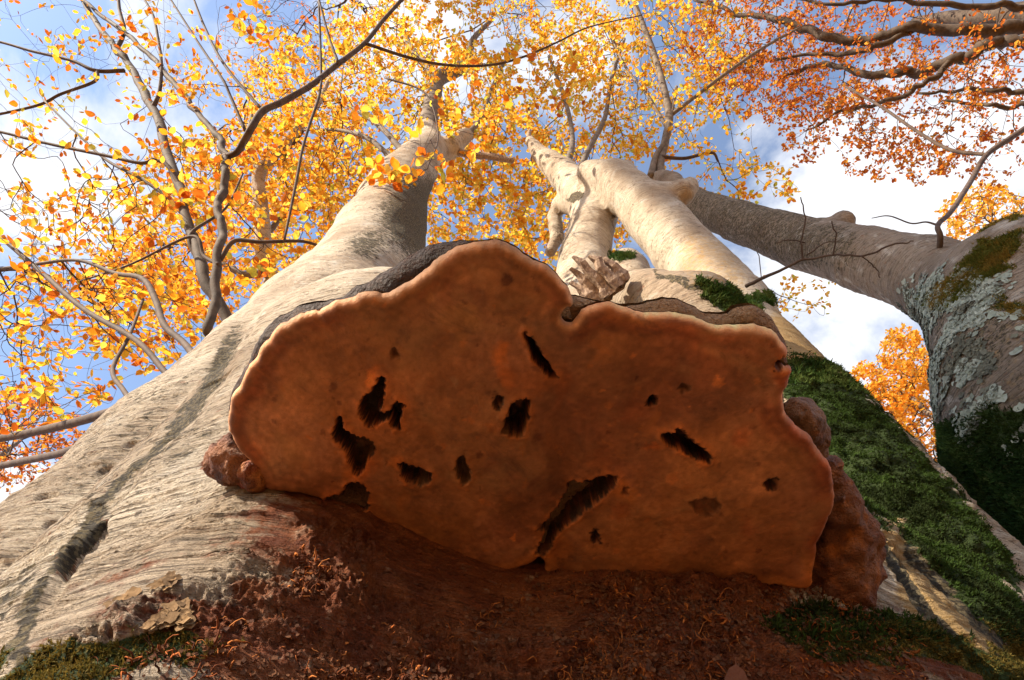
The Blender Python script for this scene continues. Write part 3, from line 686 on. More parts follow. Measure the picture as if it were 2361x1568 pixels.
xf, yf, dd, base, Q = slab(PORE, 0.0, 0.004, None, None); p3 = np.stack([xf, yf, 0*xf], -1)
Vt_z = base + 0.0057 + 0.014*smooth(0, 0.02, dd) + 0.02*smooth(0.0, .1, dd)
Vt, Qt, (ct,) = weld(np.stack([xf, yf, Vt_z], -1), Q, [mixc(np.tile(np.array([.30, .18, .09]), (len(xf), 1)), smooth(.1, .4, fbm(p3*22, 52, 4)), (.16, .08, .045))])
fungus_part('upper_crust', Vt, Qt, ct)
# older tier above, its rim showing behind the living edge
xf, yf, dd, base, Q = slab(CAP, 0.030, 0.003, None, None)
p3 = np.stack([xf, yf, 0*xf], -1); n1 = fbm(p3*16, 71, 4); n2 = fbm(p3*60, 72, 3)
e_ = np.clip(1 - dd/.016, 0, 1)
bot = 0.014*(1 - np.sqrt(np.clip(1 - e_**2, 0, 1))) - 0.010*smooth(0.01, 0.05, dd) + 0.006*n1 + 0.003*n2
top = 0.016 + (0.030*smooth(0.0, 0.04, dd) + 0.10*smooth(0.02, 0.24, dd))*(1 + .1*np.sin(dd*150)) + 0.004*n1*smooth(0, .02, dd)
ux, uy = px_of(xf, yf, base)
c = mixc(np.tile(np.array([.34, .19, .085]), (len(xf), 1)), smooth(-.1, .35, n1), (.24, .11, .045))
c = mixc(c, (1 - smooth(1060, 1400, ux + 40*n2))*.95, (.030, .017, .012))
cu = mixc(np.tile(np.array([.27, .19, .12]), (len(xf), 1)), smooth(-.2, .3, n1), (.14, .09, .06))
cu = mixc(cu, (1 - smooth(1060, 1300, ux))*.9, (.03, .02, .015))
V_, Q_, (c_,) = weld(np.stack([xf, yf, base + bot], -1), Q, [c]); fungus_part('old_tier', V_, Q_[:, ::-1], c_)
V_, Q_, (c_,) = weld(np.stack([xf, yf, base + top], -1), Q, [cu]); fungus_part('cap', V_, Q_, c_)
# knobs and lobes at both ends
def fp(x, y, lift, r):
    q = on_plane(np.array([[x, y]], float), lift)[0] + CAM; return tuple(q) + (r,)
def lobe(name, chains, lo_hi, h, cols, seed, amp=0.004):
    b = Body()
    for ch in chains: b.chain(ch, 0.012)
    f = lambda p: b(p) + amp*fbm(p*42, seed, 3) + amp*.55*fbm(p*130, seed + 5, 3)
    allp = np.vstack([np.array(ch) for ch in chains]); r_ = allp[:, 3].max() + .01
    V, Q = surface_nets(f, allp[:, :3].min(0) - r_, allp[:, :3].max(0) + r_, h)
    n_ = fbm(V*40, seed + 9, 4); c = mixc(np.tile(np.array(cols[0]), (len(V), 1)), smooth(-.15, .3, n_), cols[1])
    c = mixc(c, .8*smooth(.2, .45, fbm(V*70, seed + 21, 3)), cols[2])
    me = make_mesh(name, V, Q); attr(me, 'Col', np.clip(c*np.array([1.02, .95, .95]), 0, .7), 'COLOR'); return link(name, me, fungus, M['fungus_crust'])
lobe('lobe', [[fp(1895, 1345, .02, .016), fp(1930, 1290, .02, .022), fp(1945, 1230, .03, .022), fp(1925, 1160, .035, .018), fp(1905, 1090, .04, .014)], [fp(1940, 1340, .02, .022), fp(1965, 1310, .03, .022), fp(1965, 1250, .04, .020)], [fp(1870, 1330, .03, .03), fp(1900, 1200, .05, .03)]], None, .0026, ((.20, .075, .03), (.13, .045, .022), (.40, .14, .03)), 301, .009)
lobe('knob', [[fp(1835, 950, .03, .010), fp(1855, 975, .035, .014), fp(1862, 1000, .04, .012), fp(1870, 1030, .04, .010)], [fp(1850, 945, .05, .010), fp(1868, 985, .05, .012)]], None, .002, ((.26, .14, .08), (.16, .075, .04), (.10, .045, .025)), 311, .006)
lobe('knob', [[fp(525, 1060, .012, .010), fp(535, 1092, .012, .009), fp(520, 1075, .02, .012)], [fp(545, 1055, .008, .008), fp(560, 1085, .006, .008)], [fp(530, 1030, .02, .010), fp(515, 1050, .025, .009)]], None, .0018, ((.30, .13, .055), (.16, .055, .025), (.06, .022, .014)), 321, .006)
lobe('knob', [[fp(572, 1085, .003, .0075), fp(582, 1105, .003, .0065), fp(566, 1112, .006, .006)], [fp(590, 1080, .002, .006), fp(596, 1112, .002, .006)]], None, .0014, ((.42, .17, .05), (.22, .055, .02), (.10, .025, .014)), 331, .004)

# ------------------------------------------------------------------ branches, twigs and leaves
def branch(parent, pts, mat, name='branch', jit=0.0, sides=10, seed=None, rough=0.05, slim=1.0):
    """pts: (photo x, photo y, depth, photo width) or ('w', x, y, z, radius)"""
    seed = seed if seed is not None else random.randrange(9999)
    c, r = [], []
    for p in pts:
        if p[0] == 'w': c.append(p[1:4]); r.append(p[4])
        else: c.append(P(p[0], p[1], p[2])); r.append(p[3]/2/FPX*p[2]*slim)
    V, F = tube(np.array(c), np.array(r), n=max(8, len(pts)*7), sides=sides, seed=seed, rough=rough, jit=jit)
    o = link(name, make_mesh(name, V, F), parent, mat)
    sk = catmull(np.column_stack([c, r]), len(pts)*5)
    return o, sk
def grow(skel, att, lam=0.3):
    """join scattered twig ends to the skeleton by short, economical paths -> parent index (into skel + att)"""
    k = len(skel); A = np.vstack([skel[:, :3], att]); n = len(att)
    d = np.full(n, 1e9); par = np.zeros(n, int)
    for i in range(0, n, 500):
        q = np.linalg.norm(att[i:i+500, None] - skel[None, :, :3], axis=2); par[i:i+500] = q.argmin(1); d[i:i+500] = q.min(1)
    cost = d.copy(); plen = np.zeros(n); todo = np.ones(n, bool); order = []
    for _ in range(n):
        i = np.where(todo, cost, 1e9).argmin(); todo[i] = False; order.append(i)
        base = plen[par[i]-k] if par[i] >= k else 0.0
        plen[i] = base + np.linalg.norm(att[i] - A[par[i]])
        c2 = np.linalg.norm(att - att[i], axis=1) + lam*plen[i]
        m = todo & (c2 < cost); cost[m] = c2[m]; par[m] = i + k
    return A, par, np.array(order)
def twig_mesh(A, par, order, k, r_tip, gamma, skel_r, seed):
    n = len(par); tips = np.ones(n); child = np.zeros(n, int)
    for i in order[::-1]:
        if par[i] >= k: tips[par[i]-k] += tips[i]; child[par[i]-k] += 1
    r1 = r_tip*np.maximum(tips - child*0, 1)**gamma
    r0 = np.where(par >= k, r1[np.maximum(par-k, 0)], r1*1.25)
    r0 = np.where(par >= k, np.minimum(r0, r1*1.9), np.minimum(r0, np.maximum(skel_r[np.minimum(par, k-1)], r_tip)*.9)); r0 = np.maximum(r0, r1)
    p1 = A[k:]; p0 = A[par]; ln = np.linalg.norm(p1 - p0, axis=1)[:, None]
    gp = np.where((par >= k)[:, None], A[par[np.maximum(par-k, 0)]], p0)
    din = p0 - gp; din /= np.linalg.norm(din, axis=1)[:, None] + 1e-6
    rs = np.random.default_rng(seed)
    c1 = p0 + din*np.minimum(ln, .35)*0.22 + (p1-p0)*0.2 + rs.normal(0, 1, p0.shape)*ln*0.07
    c2 = p0 + (p1-p0)*0.66 + rs.normal(0, 1, p0.shape)*ln*0.08 + np.array([0, 0, -.02])*ln
    t = np.linspace(0, 1, 5)[None, :, None]
    C = (1-t)**3*p0[:, None] + 3*(1-t)**2*t*c1[:, None] + 3*(1-t)*t*t*c2[:, None] + t**3*p1[:, None]
    C[:, 1:-1] += rs.normal(0, 1, C[:, 1:-1].shape)*(ln*0.014)[:, None]
    T = np.gradient(C, axis=1); T /= np.linalg.norm(T, axis=2)[..., None] + 1e-9
    up = np.where(np.abs(T[..., 2:3]) > .9, np.array([1., 0, 0]), np.array([0, 0, 1.]))
    X = np.cross(T, up); X /= np.linalg.norm(X, axis=2)[..., None] + 1e-9; Y = np.cross(T, X)
    rad = (r0[:, None]*(1-t[..., 0]) + r1[:, None]*t[..., 0])[..., None, None]
    a = np.arange(3)*np.pi*2/3
    V = C[:, :, None] + rad*(X[:, :, None]*np.cos(a)[:, None] + Y[:, :, None]*np.sin(a)[:, None])
    b = (np.arange(n)*15)[:, None, None]; i = (np.arange(4)*3)[None, :, None]; j = np.arange(3)[None, None]
    jn = (j + 1) % 3
    Q = np.stack([b+i+j, b+i+jn, b+i+3+jn, b+i+3+j], -1).reshape(-1, 4)
    return V.reshape(-1, 3), Q, C, tips
# a leaf seen close: outline with soft teeth, fold along the midrib, short stalk
def leaf_shape(seed, n=7):
    rs = np.random.default_rng(seed); t = np.linspace(0, 1, n+1)[1:-1]
    w = 0.33*np.sin(np.pi*t**0.85)**0.8*(1 + .05*rs.normal(size=len(t)))
    curl = rs.uniform(-.10, .22); fold = rs.uniform(.05, .28); sag = rs.uniform(-.15, .25)
    mid = np.array([(0, y, sag*(y-.5)**2 + 0.0) for y in np.concatenate([[0], t, [1]])])
    Lf = np.array([(-a, y + .02*(i % 2), sag*(y-.5)**2 + fold*a + curl*a*a*2) for i, (a, y) in enumerate(zip(w, t))])
    Rf = Lf*np.array([-1, 1, 1]) + np.array([0, 0, rs.uniform(-.03, .03)])
    m = len(t); V = np.vstack([mid, Lf, Rf, [(.012, -.16, .02), (-.012, -.16, .02), (.012, 0.02, -.004), (-.012, 0.02, -.004)]])
    q, tr = [], []
    l0, r0 = m + 2, 2*m + 2
    tr += [(0, 1, l0), (0, r0, 1), (m, m+1, l0+m-1), (m, r0+m-1, m+1)]
    for i in range(m-1): q += [(i+1, i+2, l0+i+1, l0+i), (i+1, r0+i, r0+i+1, i+2)]
    s0 = 3*m + 2; q += [(s0, s0+2, s0+3, s0+1)]
    return V, [np.array(q), np.array(tr)]
LEAF_NEAR = [leaf_shape(400 + i) for i in range(5)]
_v = np.array([(0, 0, 0), (0, .5, -.02), (0, 1, 0.03), (-.25, .26, .06), (-.27, .66, .07), (.25, .26, .06), (.27, .66, .07)])
_q = np.array([(0, 5, 6, 1), (0, 1, 4, 3)]); _t = np.array([(1, 6, 2), (1, 2, 4)])
PAL = {'yellow': [(.88, .50, .04), (.90, .58, .07), (.86, .42, .025), (.80, .32, .02), (.92, .62, .12), (.74, .24, .015), (.56, .52, .06), (.88, .48, .03)],
       'orange': [(.86, .38, .022), (.82, .28, .015), (.88, .48, .035), (.72, .20, .012), (.86, .42, .03), (.54, .12, .012), (.60, .52, .06), (.90, .56, .07)],
       'red': [(.58, .15, .02), (.66, .21, .025), (.46, .10, .018), (.72, .28, .035), (.38, .075, .018), (.54, .13, .02), (.64, .18, .022), (.76, .34, .045)],
       'gold': [(.88, .40, .03), (.90, .50, .055), (.84, .33, .025), (.86, .45, .04), (.80, .28, .02), (.90, .56, .10), (.86, .40, .04), (.82, .34, .02)]}
_leafmesh = {}
def near_leaf_mesh(pal, ci, si):
    key = (pal, ci, si)
    if key not in _leafmesh:
        V, F = LEAF_NEAR[si]; me = make_mesh('leaf', V, F); c = np.tile(np.array(PAL[pal][ci]), (len(V), 1))
        edge = np.abs(V[:, 0])/.33; c = c*(1 - .12*edge[:, None]*np.array([.3, 1, 1])); c[-4:] = (.30, .14, .05)
        attr(me, 'Col', c, 'COLOR'); me.materials.append(M['leaf']); _leafmesh[key] = me
    return _leafmesh[key]
GAP = [(-.35, .45, .4, .42), (-.75, .8, .9, .42), (-.75, .8, 1.5, .4), (-.8, .8, 2.2, .38), (-.85, .75, 3.0, .35), (.55, 1.0, 3.6, .3), (.6, .95, 4.4, .28), (.95, .9, 2.8, .3), (.95, .8, 3.6, .3), (.75, .7, 4.3, .25), (.75, 1.0, 1.5, .35), (.4, .7, 1.9, .3), (1.9, .8, 2.4, .25)]
def leaves(tree, Cc, tips, per, size, pal, seed, n_obj=300, hang=0.5, skip=None):
    rs = np.random.default_rng(seed); n = len(tips)
    lam = np.where(tips <= 4, per, per*.35)
    cnt = rs.poisson(lam); idx = np.repeat(np.arange(n), cnt); m = len(idx)
    tpar = rs.beta(2.2, 1.0, m); f = tpar*4; i0 = np.minimum(f.astype(int), 3); fr = (f - i0)[:, None]
    pos = Cc[idx, i0]*(1-fr) + Cc[idx, i0+1]*fr
    L_ = size*rs.normal(1, .18, m).clip(.55, 1.45)
    az = rs.uniform(0, 2*np.pi, m)
    dirv = np.stack([np.cos(az), np.sin(az), rs.normal(-.25*hang*2, .45, m)], -1); dirv /= np.linalg.norm(dirv, axis=1)[:, None]
    nr = np.array([0, 0, 1.]) + rs.normal(0, hang, (m, 3)); X = np.cross(dirv, nr); X /= np.linalg.norm(X, axis=1)[:, None] + 1e-9; Z = np.cross(X, dirv)
    pos = pos + dirv*(L_*.17)[:, None]
    x, y, s = to_px(pos)
    # leave the air right in front of the lens free
    keep = np.linalg.norm(pos - CAM, axis=1) > 1.6
    if skip is not None: keep &= ~skip(pos)
    sd_ = np.array(SUN_DIR)                  # the gap in the crowns through which the sun reaches the stems
    for cx_, cy_, cz_, rr_ in GAP:
        v_ = pos - np.array((cx_, cy_, cz_ + CZ)); al = v_ @ sd_; pe = np.linalg.norm(v_ - al[:, None]*sd_, axis=1)
        keep &= ~((al > 0) & (pe < rr_) & (rs.uniform(0, 1, m) < .93))
    pos, dirv, X, Z, L_, x, y, s = [q[keep] for q in (pos, dirv, X, Z, L_, x, y, s)]; m = len(pos)
    ci = rs.integers(0, 8, m); jitc = rs.uniform(.82, 1.08, (m, 1))
    facing = np.abs((Z*(pos - CAM)/np.linalg.norm(pos - CAM, axis=1)[:, None]).sum(1))
    big = np.where((s > 0) & (x > 10) & (x < 2350) & (y > 10) & (y < 1550), L_/np.maximum(s, .1)*(.4 + facing), 0)
    for o_ in OCC: big = np.where(o_(x, y), 0, big)
    top = np.argsort(-big)[:n_obj]; isobj = np.zeros(m, bool); isobj[top] = True
    for i in top:
        me = near_leaf_mesh(pal, int(ci[i]), int(i % 5))
        o = bpy.data.objects.new('leaf', me); COL.objects.link(o); o.parent = tree
        l = L_[i]; a, b, c = X[i]*l, dirv[i]*l, Z[i]*l
        o.matrix_basis = Matrix(((a[0], b[0], c[0], pos[i, 0]), (a[1], b[1], c[1], pos[i, 1]), (a[2], b[2], c[2], pos[i, 2]), (0, 0, 0, 1)))
    r = ~isobj; pos, dirv, X, Z, L_, ci, jitc = [q[r] for q in (pos, dirv, X, Z, L_, ci, jitc)]; m = len(pos)
    fold = rs.uniform(.2, 2.6, m)
    V = pos[:, None] + L_[:, None, None]*(X[:, None]*_v[None, :, 0:1] + dirv[:, None]*_v[None, :, 1:2] + Z[:, None]*_v[None, :, 2:3]*fold[:, None, None])
    off = (np.arange(m)*7)[:, None, None]
    me = make_mesh('foliage', V.reshape(-1, 3), [(_q[None] + off).reshape(-1, 4), (_t[None] + off).reshape(-1, 3)])
    c = np.array(PAL[pal])[ci]*jitc; attr(me, 'Col', np.repeat(c, 7, 0), 'COLOR')
    fo = link('foliage', me, tree, M['leaf']); fo['kind'] = 'stuff'
    return m + n_obj
OCC = [lambda x, y: (y > np.interp(x, [0, 450, 640, 740, 850, 1030, 1200, 1320, 1700, 1980, 2150, 2361], [1130, 790, 650, 560, 430, 560, 600, 650, 700, 900, 1060, 1100]))]
def scatter(regs, seed):
    """points spread through photo-space ovals over a range of depths: (cx, cy, rx, ry, s0, s1, n)"""
    rs = np.random.default_rng(seed); out = []
    for cx, cy, rx, ry, s0, s1, n in regs:
        a = rs.uniform(0, 2*np.pi, n); q = np.sqrt(rs.uniform(0, 1, n))
        s = (rs.uniform(s0**3, s1**3, n))**(1/3)
        out.append(P(cx + rx*q*np.cos(a), cy + ry*q*np.sin(a), s))
    return np.vstack(out)
def crown(tree, skels, regs, per, size, pal, seed, r_tip=.0011, gamma=.46, lam=.3, n_obj=300, mat='twig', hang=.5, clump=0.0, skip=None):
    skel = np.vstack(skels); att = scatter(regs, seed)
    if clump:                                # gather twig ends in loose clusters, leaving gaps between them
        rs = np.random.default_rng(seed + 5); c = att[rs.integers(0, len(att), max(6, len(att)//14))]
        for _ in range(1):
            j = np.array([np.linalg.norm(c - a, axis=1).argmin() for a in att]); att = att + (c[j] - att)*clump*rs.uniform(.2, 1, (len(att), 1))
    A, par, order = grow(skel, att, lam)
    V, Q, C, tips = twig_mesh(A, par, order, len(skel), r_tip, gamma, skel[:, 3], seed)
    tw = link('crown', make_mesh('crown', V, Q), tree, M[mat])
    n = leaves(tw, C, tips, per, size, pal, seed + 1, n_obj, hang, skip=skip)
    print('crown', pal, len(att), 'twigs', n, 'leaves', round(time.time() - T0, 1))

# --- old beech: upper stems
bk, tb = M['bark'], M['branch']
S1 = []
def b1(pts, mat=tb, **k): o, s = branch(beech, pts, mat, **k); S1.append(s)
b1([(985, 320, 6.2, 60), (990, 270, 7.0, 44), (1000, 215, 8, 38), (1012, 180, 8.5, 36), (1050, 163, 8.8, 32), (1075, 140, 9.3, 27), (1092, 90, 9.9, 14), (1135, 45, 10.6, 9)], rough=.12)
b1([(1010, 190, 8.4, 26), (985, 150, 9, 20), (950, 112, 9.6, 14), (925, 60, 10.4, 9)])
b1([(1050, 350, 5.7, 18), (1090, 357, 5.6, 17), (1140, 362, 5.5, 16), (1182, 371, 5.4, 14)], M['wood'], rough=.1)
b1([(975, 390, 5.2, 22), (930, 350, 5.5, 16), (885, 300, 5.9, 13), (840, 265, 6.3, 10), (790, 235, 6.8, 7)])
b1([(960, 400, 5.0, 20), (915, 375, 5.3, 14), (850, 320, 5.7, 11), (780, 300, 6.2, 8), (700, 300, 6.6, 5)])
b1([(1222, 330, 5.7, 16), (1219, 312, 5.8, 12), (1222, 300, 5.9, 6)], M['wood'])
b1([(1330, 440, 5.0, 26), (1350, 360, 5.8, 14), (1395, 270, 6.8, 11), (1410, 180, 7.8, 9), (1440, 90, 8.8, 6)])
b1([(1300, 400, 5.3, 22), (1320, 320, 6.2, 12), (1300, 220, 7.2, 9), (1265, 130, 8.4, 6)])
b1([(1075, 315, 5.9, 16), (1110, 270, 6.4, 10), (1135, 200, 7.2, 8), (1175, 120, 8.2, 6)])
b1([(420, 905, 1.5, 26), (290, 940, 1.95, 21), (180, 972, 2.3, 21), (60, 1000, 2.7, 19), (-60, 1022, 3.1, 16)], M['twig'])
b1([(230, 1010, 1.35, 24), (150, 1042, 1.7, 18), (60, 1062, 2.1, 17), (-50, 1085, 2.5, 15)], M['twig'])
b1([(450, 905, 1.65, 20), (390, 868, 2.0, 14), (313, 784, 2.3, 13), (191, 711, 2.7, 12), (96, 628, 3.1, 11), (0, 545, 3.5, 9), (-80, 470, 3.9, 7)], M['twig'])
b1([(470, 850, 1.75, 20), (423, 790, 2.1, 15), (379, 750, 2.3, 15), (361, 698, 2.5, 15), (339, 653, 2.7, 14), (313, 637, 2.8, 12), (265, 630, 3.0, 10), (177, 600, 3.3, 8), (70, 611, 3.6, 8), (-40, 625, 4.0, 7)], M['twig'])
b1([(330, 960, 1.55, 16), (285, 900, 1.9, 11), (260, 850, 2.2, 10), (300, 770, 2.5, 8), (330, 690, 2.9, 6)], M['twig'])
# bare budding shoot from the foot of the right stem
o, s = branch(beech, [(1720, 660, 1.75, 9), (1790, 628, 1.65, 7), (1850, 602, 1.6, 6), (1920, 588, 1.55, 5), (1990, 590, 1.5, 4.5), (2060, 565, 1.5, 4), (2105, 556, 1.5, 3)], M['twig'], jit=.004)
for pts in ([(1850, 602, 1.6, 5), (1848, 560, 1.6, 4), (1856, 510, 1.6, 3.5), (1846, 455, 1.62, 2.5)], [(1920, 588, 1.55, 4), (1926, 545, 1.54, 3), (1918, 510, 1.53, 2.5)], [(1856, 560, 1.6, 3), (1820, 552, 1.6, 2.5), (1790, 560, 1.6, 2)], [(1985, 590, 1.5, 3), (2015, 615, 1.5, 2.5), (2030, 640, 1.5, 2)], [(1860, 590, 1.6, 3), (1900, 560, 1.58, 2.5), (1935, 556, 1.57, 2)]):
    branch(o, pts, M['twig'], jit=.003, name='twig')
crown(beech, S1, [(880, 260, 330, 250, 5.5, 9.5, 980), (1080, 110, 330, 190, 7, 11, 620), (1130, 430, 190, 190, 5.2, 9, 520), (1310, 470, 170, 180, 6, 9, 420), (680, 430, 190, 190, 5.5, 9, 480), (1330, 220, 210, 220, 6.5, 10.5, 480), (1000, -180, 560, 180, 7, 11, 220)], 10.5, .052, 'yellow', 11, clump=.28)
crown(beech, S1[-6:-1], [(150, 780, 260, 170, 2.8, 5.4, 330), (330, 720, 160, 130, 2.6, 5, 200), (60, 920, 200, 90, 2.6, 4.5, 70), (-150, 700, 200, 300, 2.6, 4.6, 70)], 3.0, .052, 'orange', 21, n_obj=0, r_tip=.0009)

# --- two slim young beeches on the left
sapA = thing('beech_sapling', 'slim young beech leaning outward beside the big trunk, forking high above its left limb', 'tree')
SA = []
def bA(pts, **k): o, s = branch(sapA, pts, M['sapling'] if k.pop('main', 0) else M['twig'], slim=.82, **k); SA.append(s)
bA([('w', -1.75, 1.75, -.05, .06), ('w', -1.6, 1.45, 1.3, .048), (505, 830, 2.65, 36), (468, 640, 3.0, 31), (430, 500, 3.5, 27), (402, 390, 4.0, 25), (352, 250, 4.8, 24), (300, 155, 5.5, 20), (268, 113, 5.8, 18), (215, 40, 6.6, 15), (175, -40, 7.3, 11)], main=1, name='trunk', rough=.16, jit=.018)
bA([(270, 112, 5.8, 14), (286, 70, 6.0, 11), (275, 20, 6.3, 9), (272, -30, 6.6, 8)])
bA([(288, 163, 5.4, 12), (221, 163, 5.3, 11), (166, 140, 5.4, 9), (74, 118, 5.6, 8), (-10, 95, 5.8, 7), (-90, 90, 6, 5)])
bA([(225, 163, 5.3, 9), (217, 188, 5.2, 9), (140, 217, 5.1, 8), (92, 241, 5.1, 8), (0, 263, 5.2, 7), (-90, 280, 5.3, 5)])
bA([(352, 250, 4.8, 14), (368, 210, 4.9, 11), (372, 147, 5.2, 9), (366, 100, 5.5, 8), (353, 37, 5.9, 7), (328, -10, 6.3, 6)])
bA([(416, 430, 3.8, 14), (387, 383, 3.9, 12), (357, 368, 3.95, 11), (324, 376, 3.9, 10), (236, 357, 4.0, 10), (110, 331, 4.2, 9), (-10, 302, 4.4, 8), (-100, 290, 4.6, 6)])
bA([(415, 475, 3.6, 12), (330, 415, 3.8, 9), (250, 372, 4.1, 8), (190, 320, 4.4, 6), (100, 230, 4.9, 5)])
bA([(455, 600, 3.2, 16), (440, 540, 3.3, 11), (520, 480, 3.5, 7), (560, 400, 3.8, 5)])
crown(sapA, SA, [(200, 430, 330, 170, 3.4, 5.8, 190), (280, 560, 260, 150, 3.2, 5.5, 360), (180, 700, 260, 130, 3.6, 6, 200), (150, 100, 330, 180, 4.5, 7, 150), (-120, 350, 200, 300, 3.6, 6, 70), (420, 420, 150, 120, 3.4, 5.4, 120)], 2.6, .053, 'orange', 31, r_tip=.0008, gamma=.42)
sapB = thing('beech_sapling', 'slim young beech with a wide wishbone fork reaching over toward the tall pale stems', 'tree')
SB = []
def bB(pts, **k): o, s = branch(sapB, pts, M['sapling'] if k.pop('main', 0) else M['twig'], slim=.82, **k); SB.append(s)
bB([('w', -1.45, 1.95, -.05, .05), ('w', -1.4, 1.5, 1.4, .038), (470, 830, 2.5, 28), (484, 750, 2.65, 27), (505, 620, 2.9, 25), (512, 520, 3.2, 23), (507, 470, 3.4, 22), (520, 400, 3.6, 22), (519, 355, 3.8, 20), (490, 300, 4.1, 17), (440, 240, 4.5, 16), (400, 190, 4.9, 15), (350, 135, 5.4, 14), (280, 70, 6, 12), (200, 8, 6.6, 10), (150, -40, 7, 8)], main=1, name='trunk', rough=.16, jit=.018)
bB([(517, 362, 3.75, 18), (545, 352, 3.7, 18), (563, 325, 3.7, 20), (580, 295, 3.7, 20), (605, 257, 3.8, 20), (650, 235, 3.9, 19), (720, 195, 4.1, 17), (770, 155, 4.3, 15), (840, 100, 4.6, 13), (885, 45, 4.9, 11), (940, -15, 5.2, 9)])
bB([(566, 302, 3.7, 9), (531, 221, 3.9, 8), (512, 181, 4.0, 7), (453, 92, 4.4, 6), (388, -10, 4.9, 5)])
bB([(605, 255, 3.8, 9), (516, 147, 4.2, 8), (472, 63, 4.7, 7), (442, -15, 5.1, 5)])
bB([(842, 100, 4.6, 10), (940, 132, 4.7, 9), (1030, 150, 4.8, 8), (1130, 150, 5, 7), (1210, 130, 5.1, 6), (1290, 95, 5.3, 5), (1360, 62, 5.5, 4), (1480, 35, 5.8, 3)])
bB([(780, 146, 4.3, 9), (757, 80, 4.6, 7), (733, -10, 5, 6)])
bB([(508, 600, 2.95, 13), (540, 556, 3.0, 13), (600, 558, 3.0, 11), (690, 556, 3.05, 9), (735, 566, 3.1, 8)])
bB([(655, 557, 3.0, 7), (683, 420, 3.3, 8), (697, 345, 3.5, 8), (713, 290, 3.7, 8), (737, 215, 4.0, 8), (740, 150, 4.3, 7), (735, 0, 5.0, 6)])
bB([(505, 610, 2.9, 12), (470, 590, 3.0, 10), (440, 545, 3.1, 9), (300, 610, 3.3, 6), (180, 650, 3.6, 5)])
bB([(890, 180, 4.3, 6), (980, 215, 4.1, 5), (1010, 310, 3.7, 4), (985, 390, 3.3, 3)])
crown(sapB, SB, [(560, 110, 280, 120, 4.0, 5.5, 60), (570, 430, 170, 160, 3.4, 5, 110), (980, 290, 200, 150, 3.2, 4.8, 75), (960, 395, 40, 22, 3.0, 3.2, 14), (1180, 180, 220, 120, 4.2, 5.5, 70), (240, 160, 260, 160, 4.2, 6, 60), (600, 55, 80, 60, 4.0, 4.6, 22), (620, 640, 150, 60, 3.6, 4.6, 60), (700, -120, 500, 120, 4.4, 6, 50)], 2.7, .060, 'orange', 41, r_tip=.0008, gamma=.40, clump=.3)
# --- a farther beech behind the big left stem
treeC = thing('beech_tree', 'straight mottled grey beech standing behind the two slim saplings', 'tree')
o, s1_ = branch(treeC, [('w', -2.6, 3.1, -.05, .13), ('w', -2.6, 2.6, 3, .10), (613, 690, 5.9, 39), (607, 600, 6.0, 37), (606, 520, 6.1, 35), (598, 440, 6.3, 31), (600, 395, 6.4, 29), (640, 350, 6.6, 24), (690, 292, 6.9, 20), (730, 245, 7.3, 14), (760, 180, 8, 8)], M['bark'], name='trunk', rough=.1, sides=16)
o, s2_ = branch(treeC, [(600, 410, 6.4, 20), (588, 370, 6.6, 15), (570, 320, 6.9, 11), (580, 260, 7.4, 8), (560, 190, 8.2, 6)], M['branch'])
o, s3_ = branch(treeC, [(606, 630, 6.0, 20), (560, 632, 6.0, 16), (500, 600, 6.2, 10), (420, 560, 6.6, 7)], M['branch'])
o, s4_ = branch(treeC, [(604, 560, 6.1, 16), (650, 500, 6.3, 10), (700, 470, 6.6, 8)], M['branch'])
crown(treeC, [s1_, s2_, s3_, s4_], [(520, 500, 260, 210, 5.6, 9, 680), (680, 350, 200, 180, 6, 9, 360), (400, 640, 230, 130, 5.4, 8.5, 460), (600, 200, 240, 110, 7, 10, 160)], 6.6, .054, 'gold', 51, clump=.3)
# --- right-hand lichen tree: shoots and crown
S2 = []
def b2(pts, mat=M['branch'], **k): o, s = branch(lichen_tree, pts, mat, **k); S2.append(s)
b2([(1528, 420, 5.7, 24), (1522, 380, 5.95, 20), (1535, 320, 6.3, 19), (1543, 268, 6.6, 18), (1530, 200, 7, 15), (1510, 130, 7.5, 14), (1480, 50, 8, 12), (1450, -25, 8.6, 10)])
b2([(1500, 408, 5.75, 18), (1512, 360, 6.0, 13), (1532, 325, 6.2, 11), (1548, 262, 6.6, 9), (1560, 200, 7.0, 7)])
b2([(1548, 265, 6.6, 10), (1600, 225, 6.7, 9), (1680, 165, 6.9, 8), (1760, 110, 7.2, 7), (1850, 60, 7.6, 5)])
b2([(1525, 362, 6.0, 9), (1580, 365, 6.0, 8), (1640, 352, 6.0, 7), (1656, 372, 6.0, 5)], M['twig'])
b2([(1540, 300, 6.4, 9), (1500, 230, 7, 7), (1440, 150, 7.8, 6), (1400, 60, 8.6, 5)])
b2([(2165, 590, 2.45, 12), (2168, 545, 2.4, 12), (2163, 518, 2.45, 11), (2195, 485, 2.7, 11), (2240, 415, 3.5, 11), (2275, 357, 3.8, 12), (2335, 315, 4.0, 13), (2400, 270, 4.3, 12), (2480, 200, 5, 9)], M['twig'])
b2([(2275, 357, 3.8, 9), (2190, 345, 4.0, 8), (2110, 300, 4.3, 7), (2030, 245, 4.7, 6), (1950, 200, 5.2, 5)], M['twig'])
b2([(2164, 520, 2.45, 6), (2135, 512, 2.5, 4), (2100, 515, 2.55, 3.5), (2050, 498, 2.6, 3), (2010, 503, 2.7, 2)], M['twig'])
crown(lichen_tree, S2[:5], [(1490, 150, 190, 210, 6.2, 10, 480), (1620, 330, 130, 130, 5.8, 8.5, 110), (1600, 120, 150, 140, 7, 10, 200), (1500, -150, 300, 140, 7, 10, 120), (1760, 420, 110, 60, 5.6, 8, 50), (1830, 680, 130, 60, 6, 8, 45)], 6.0, .053, 'yellow', 61, clump=.25, r_tip=.0010)
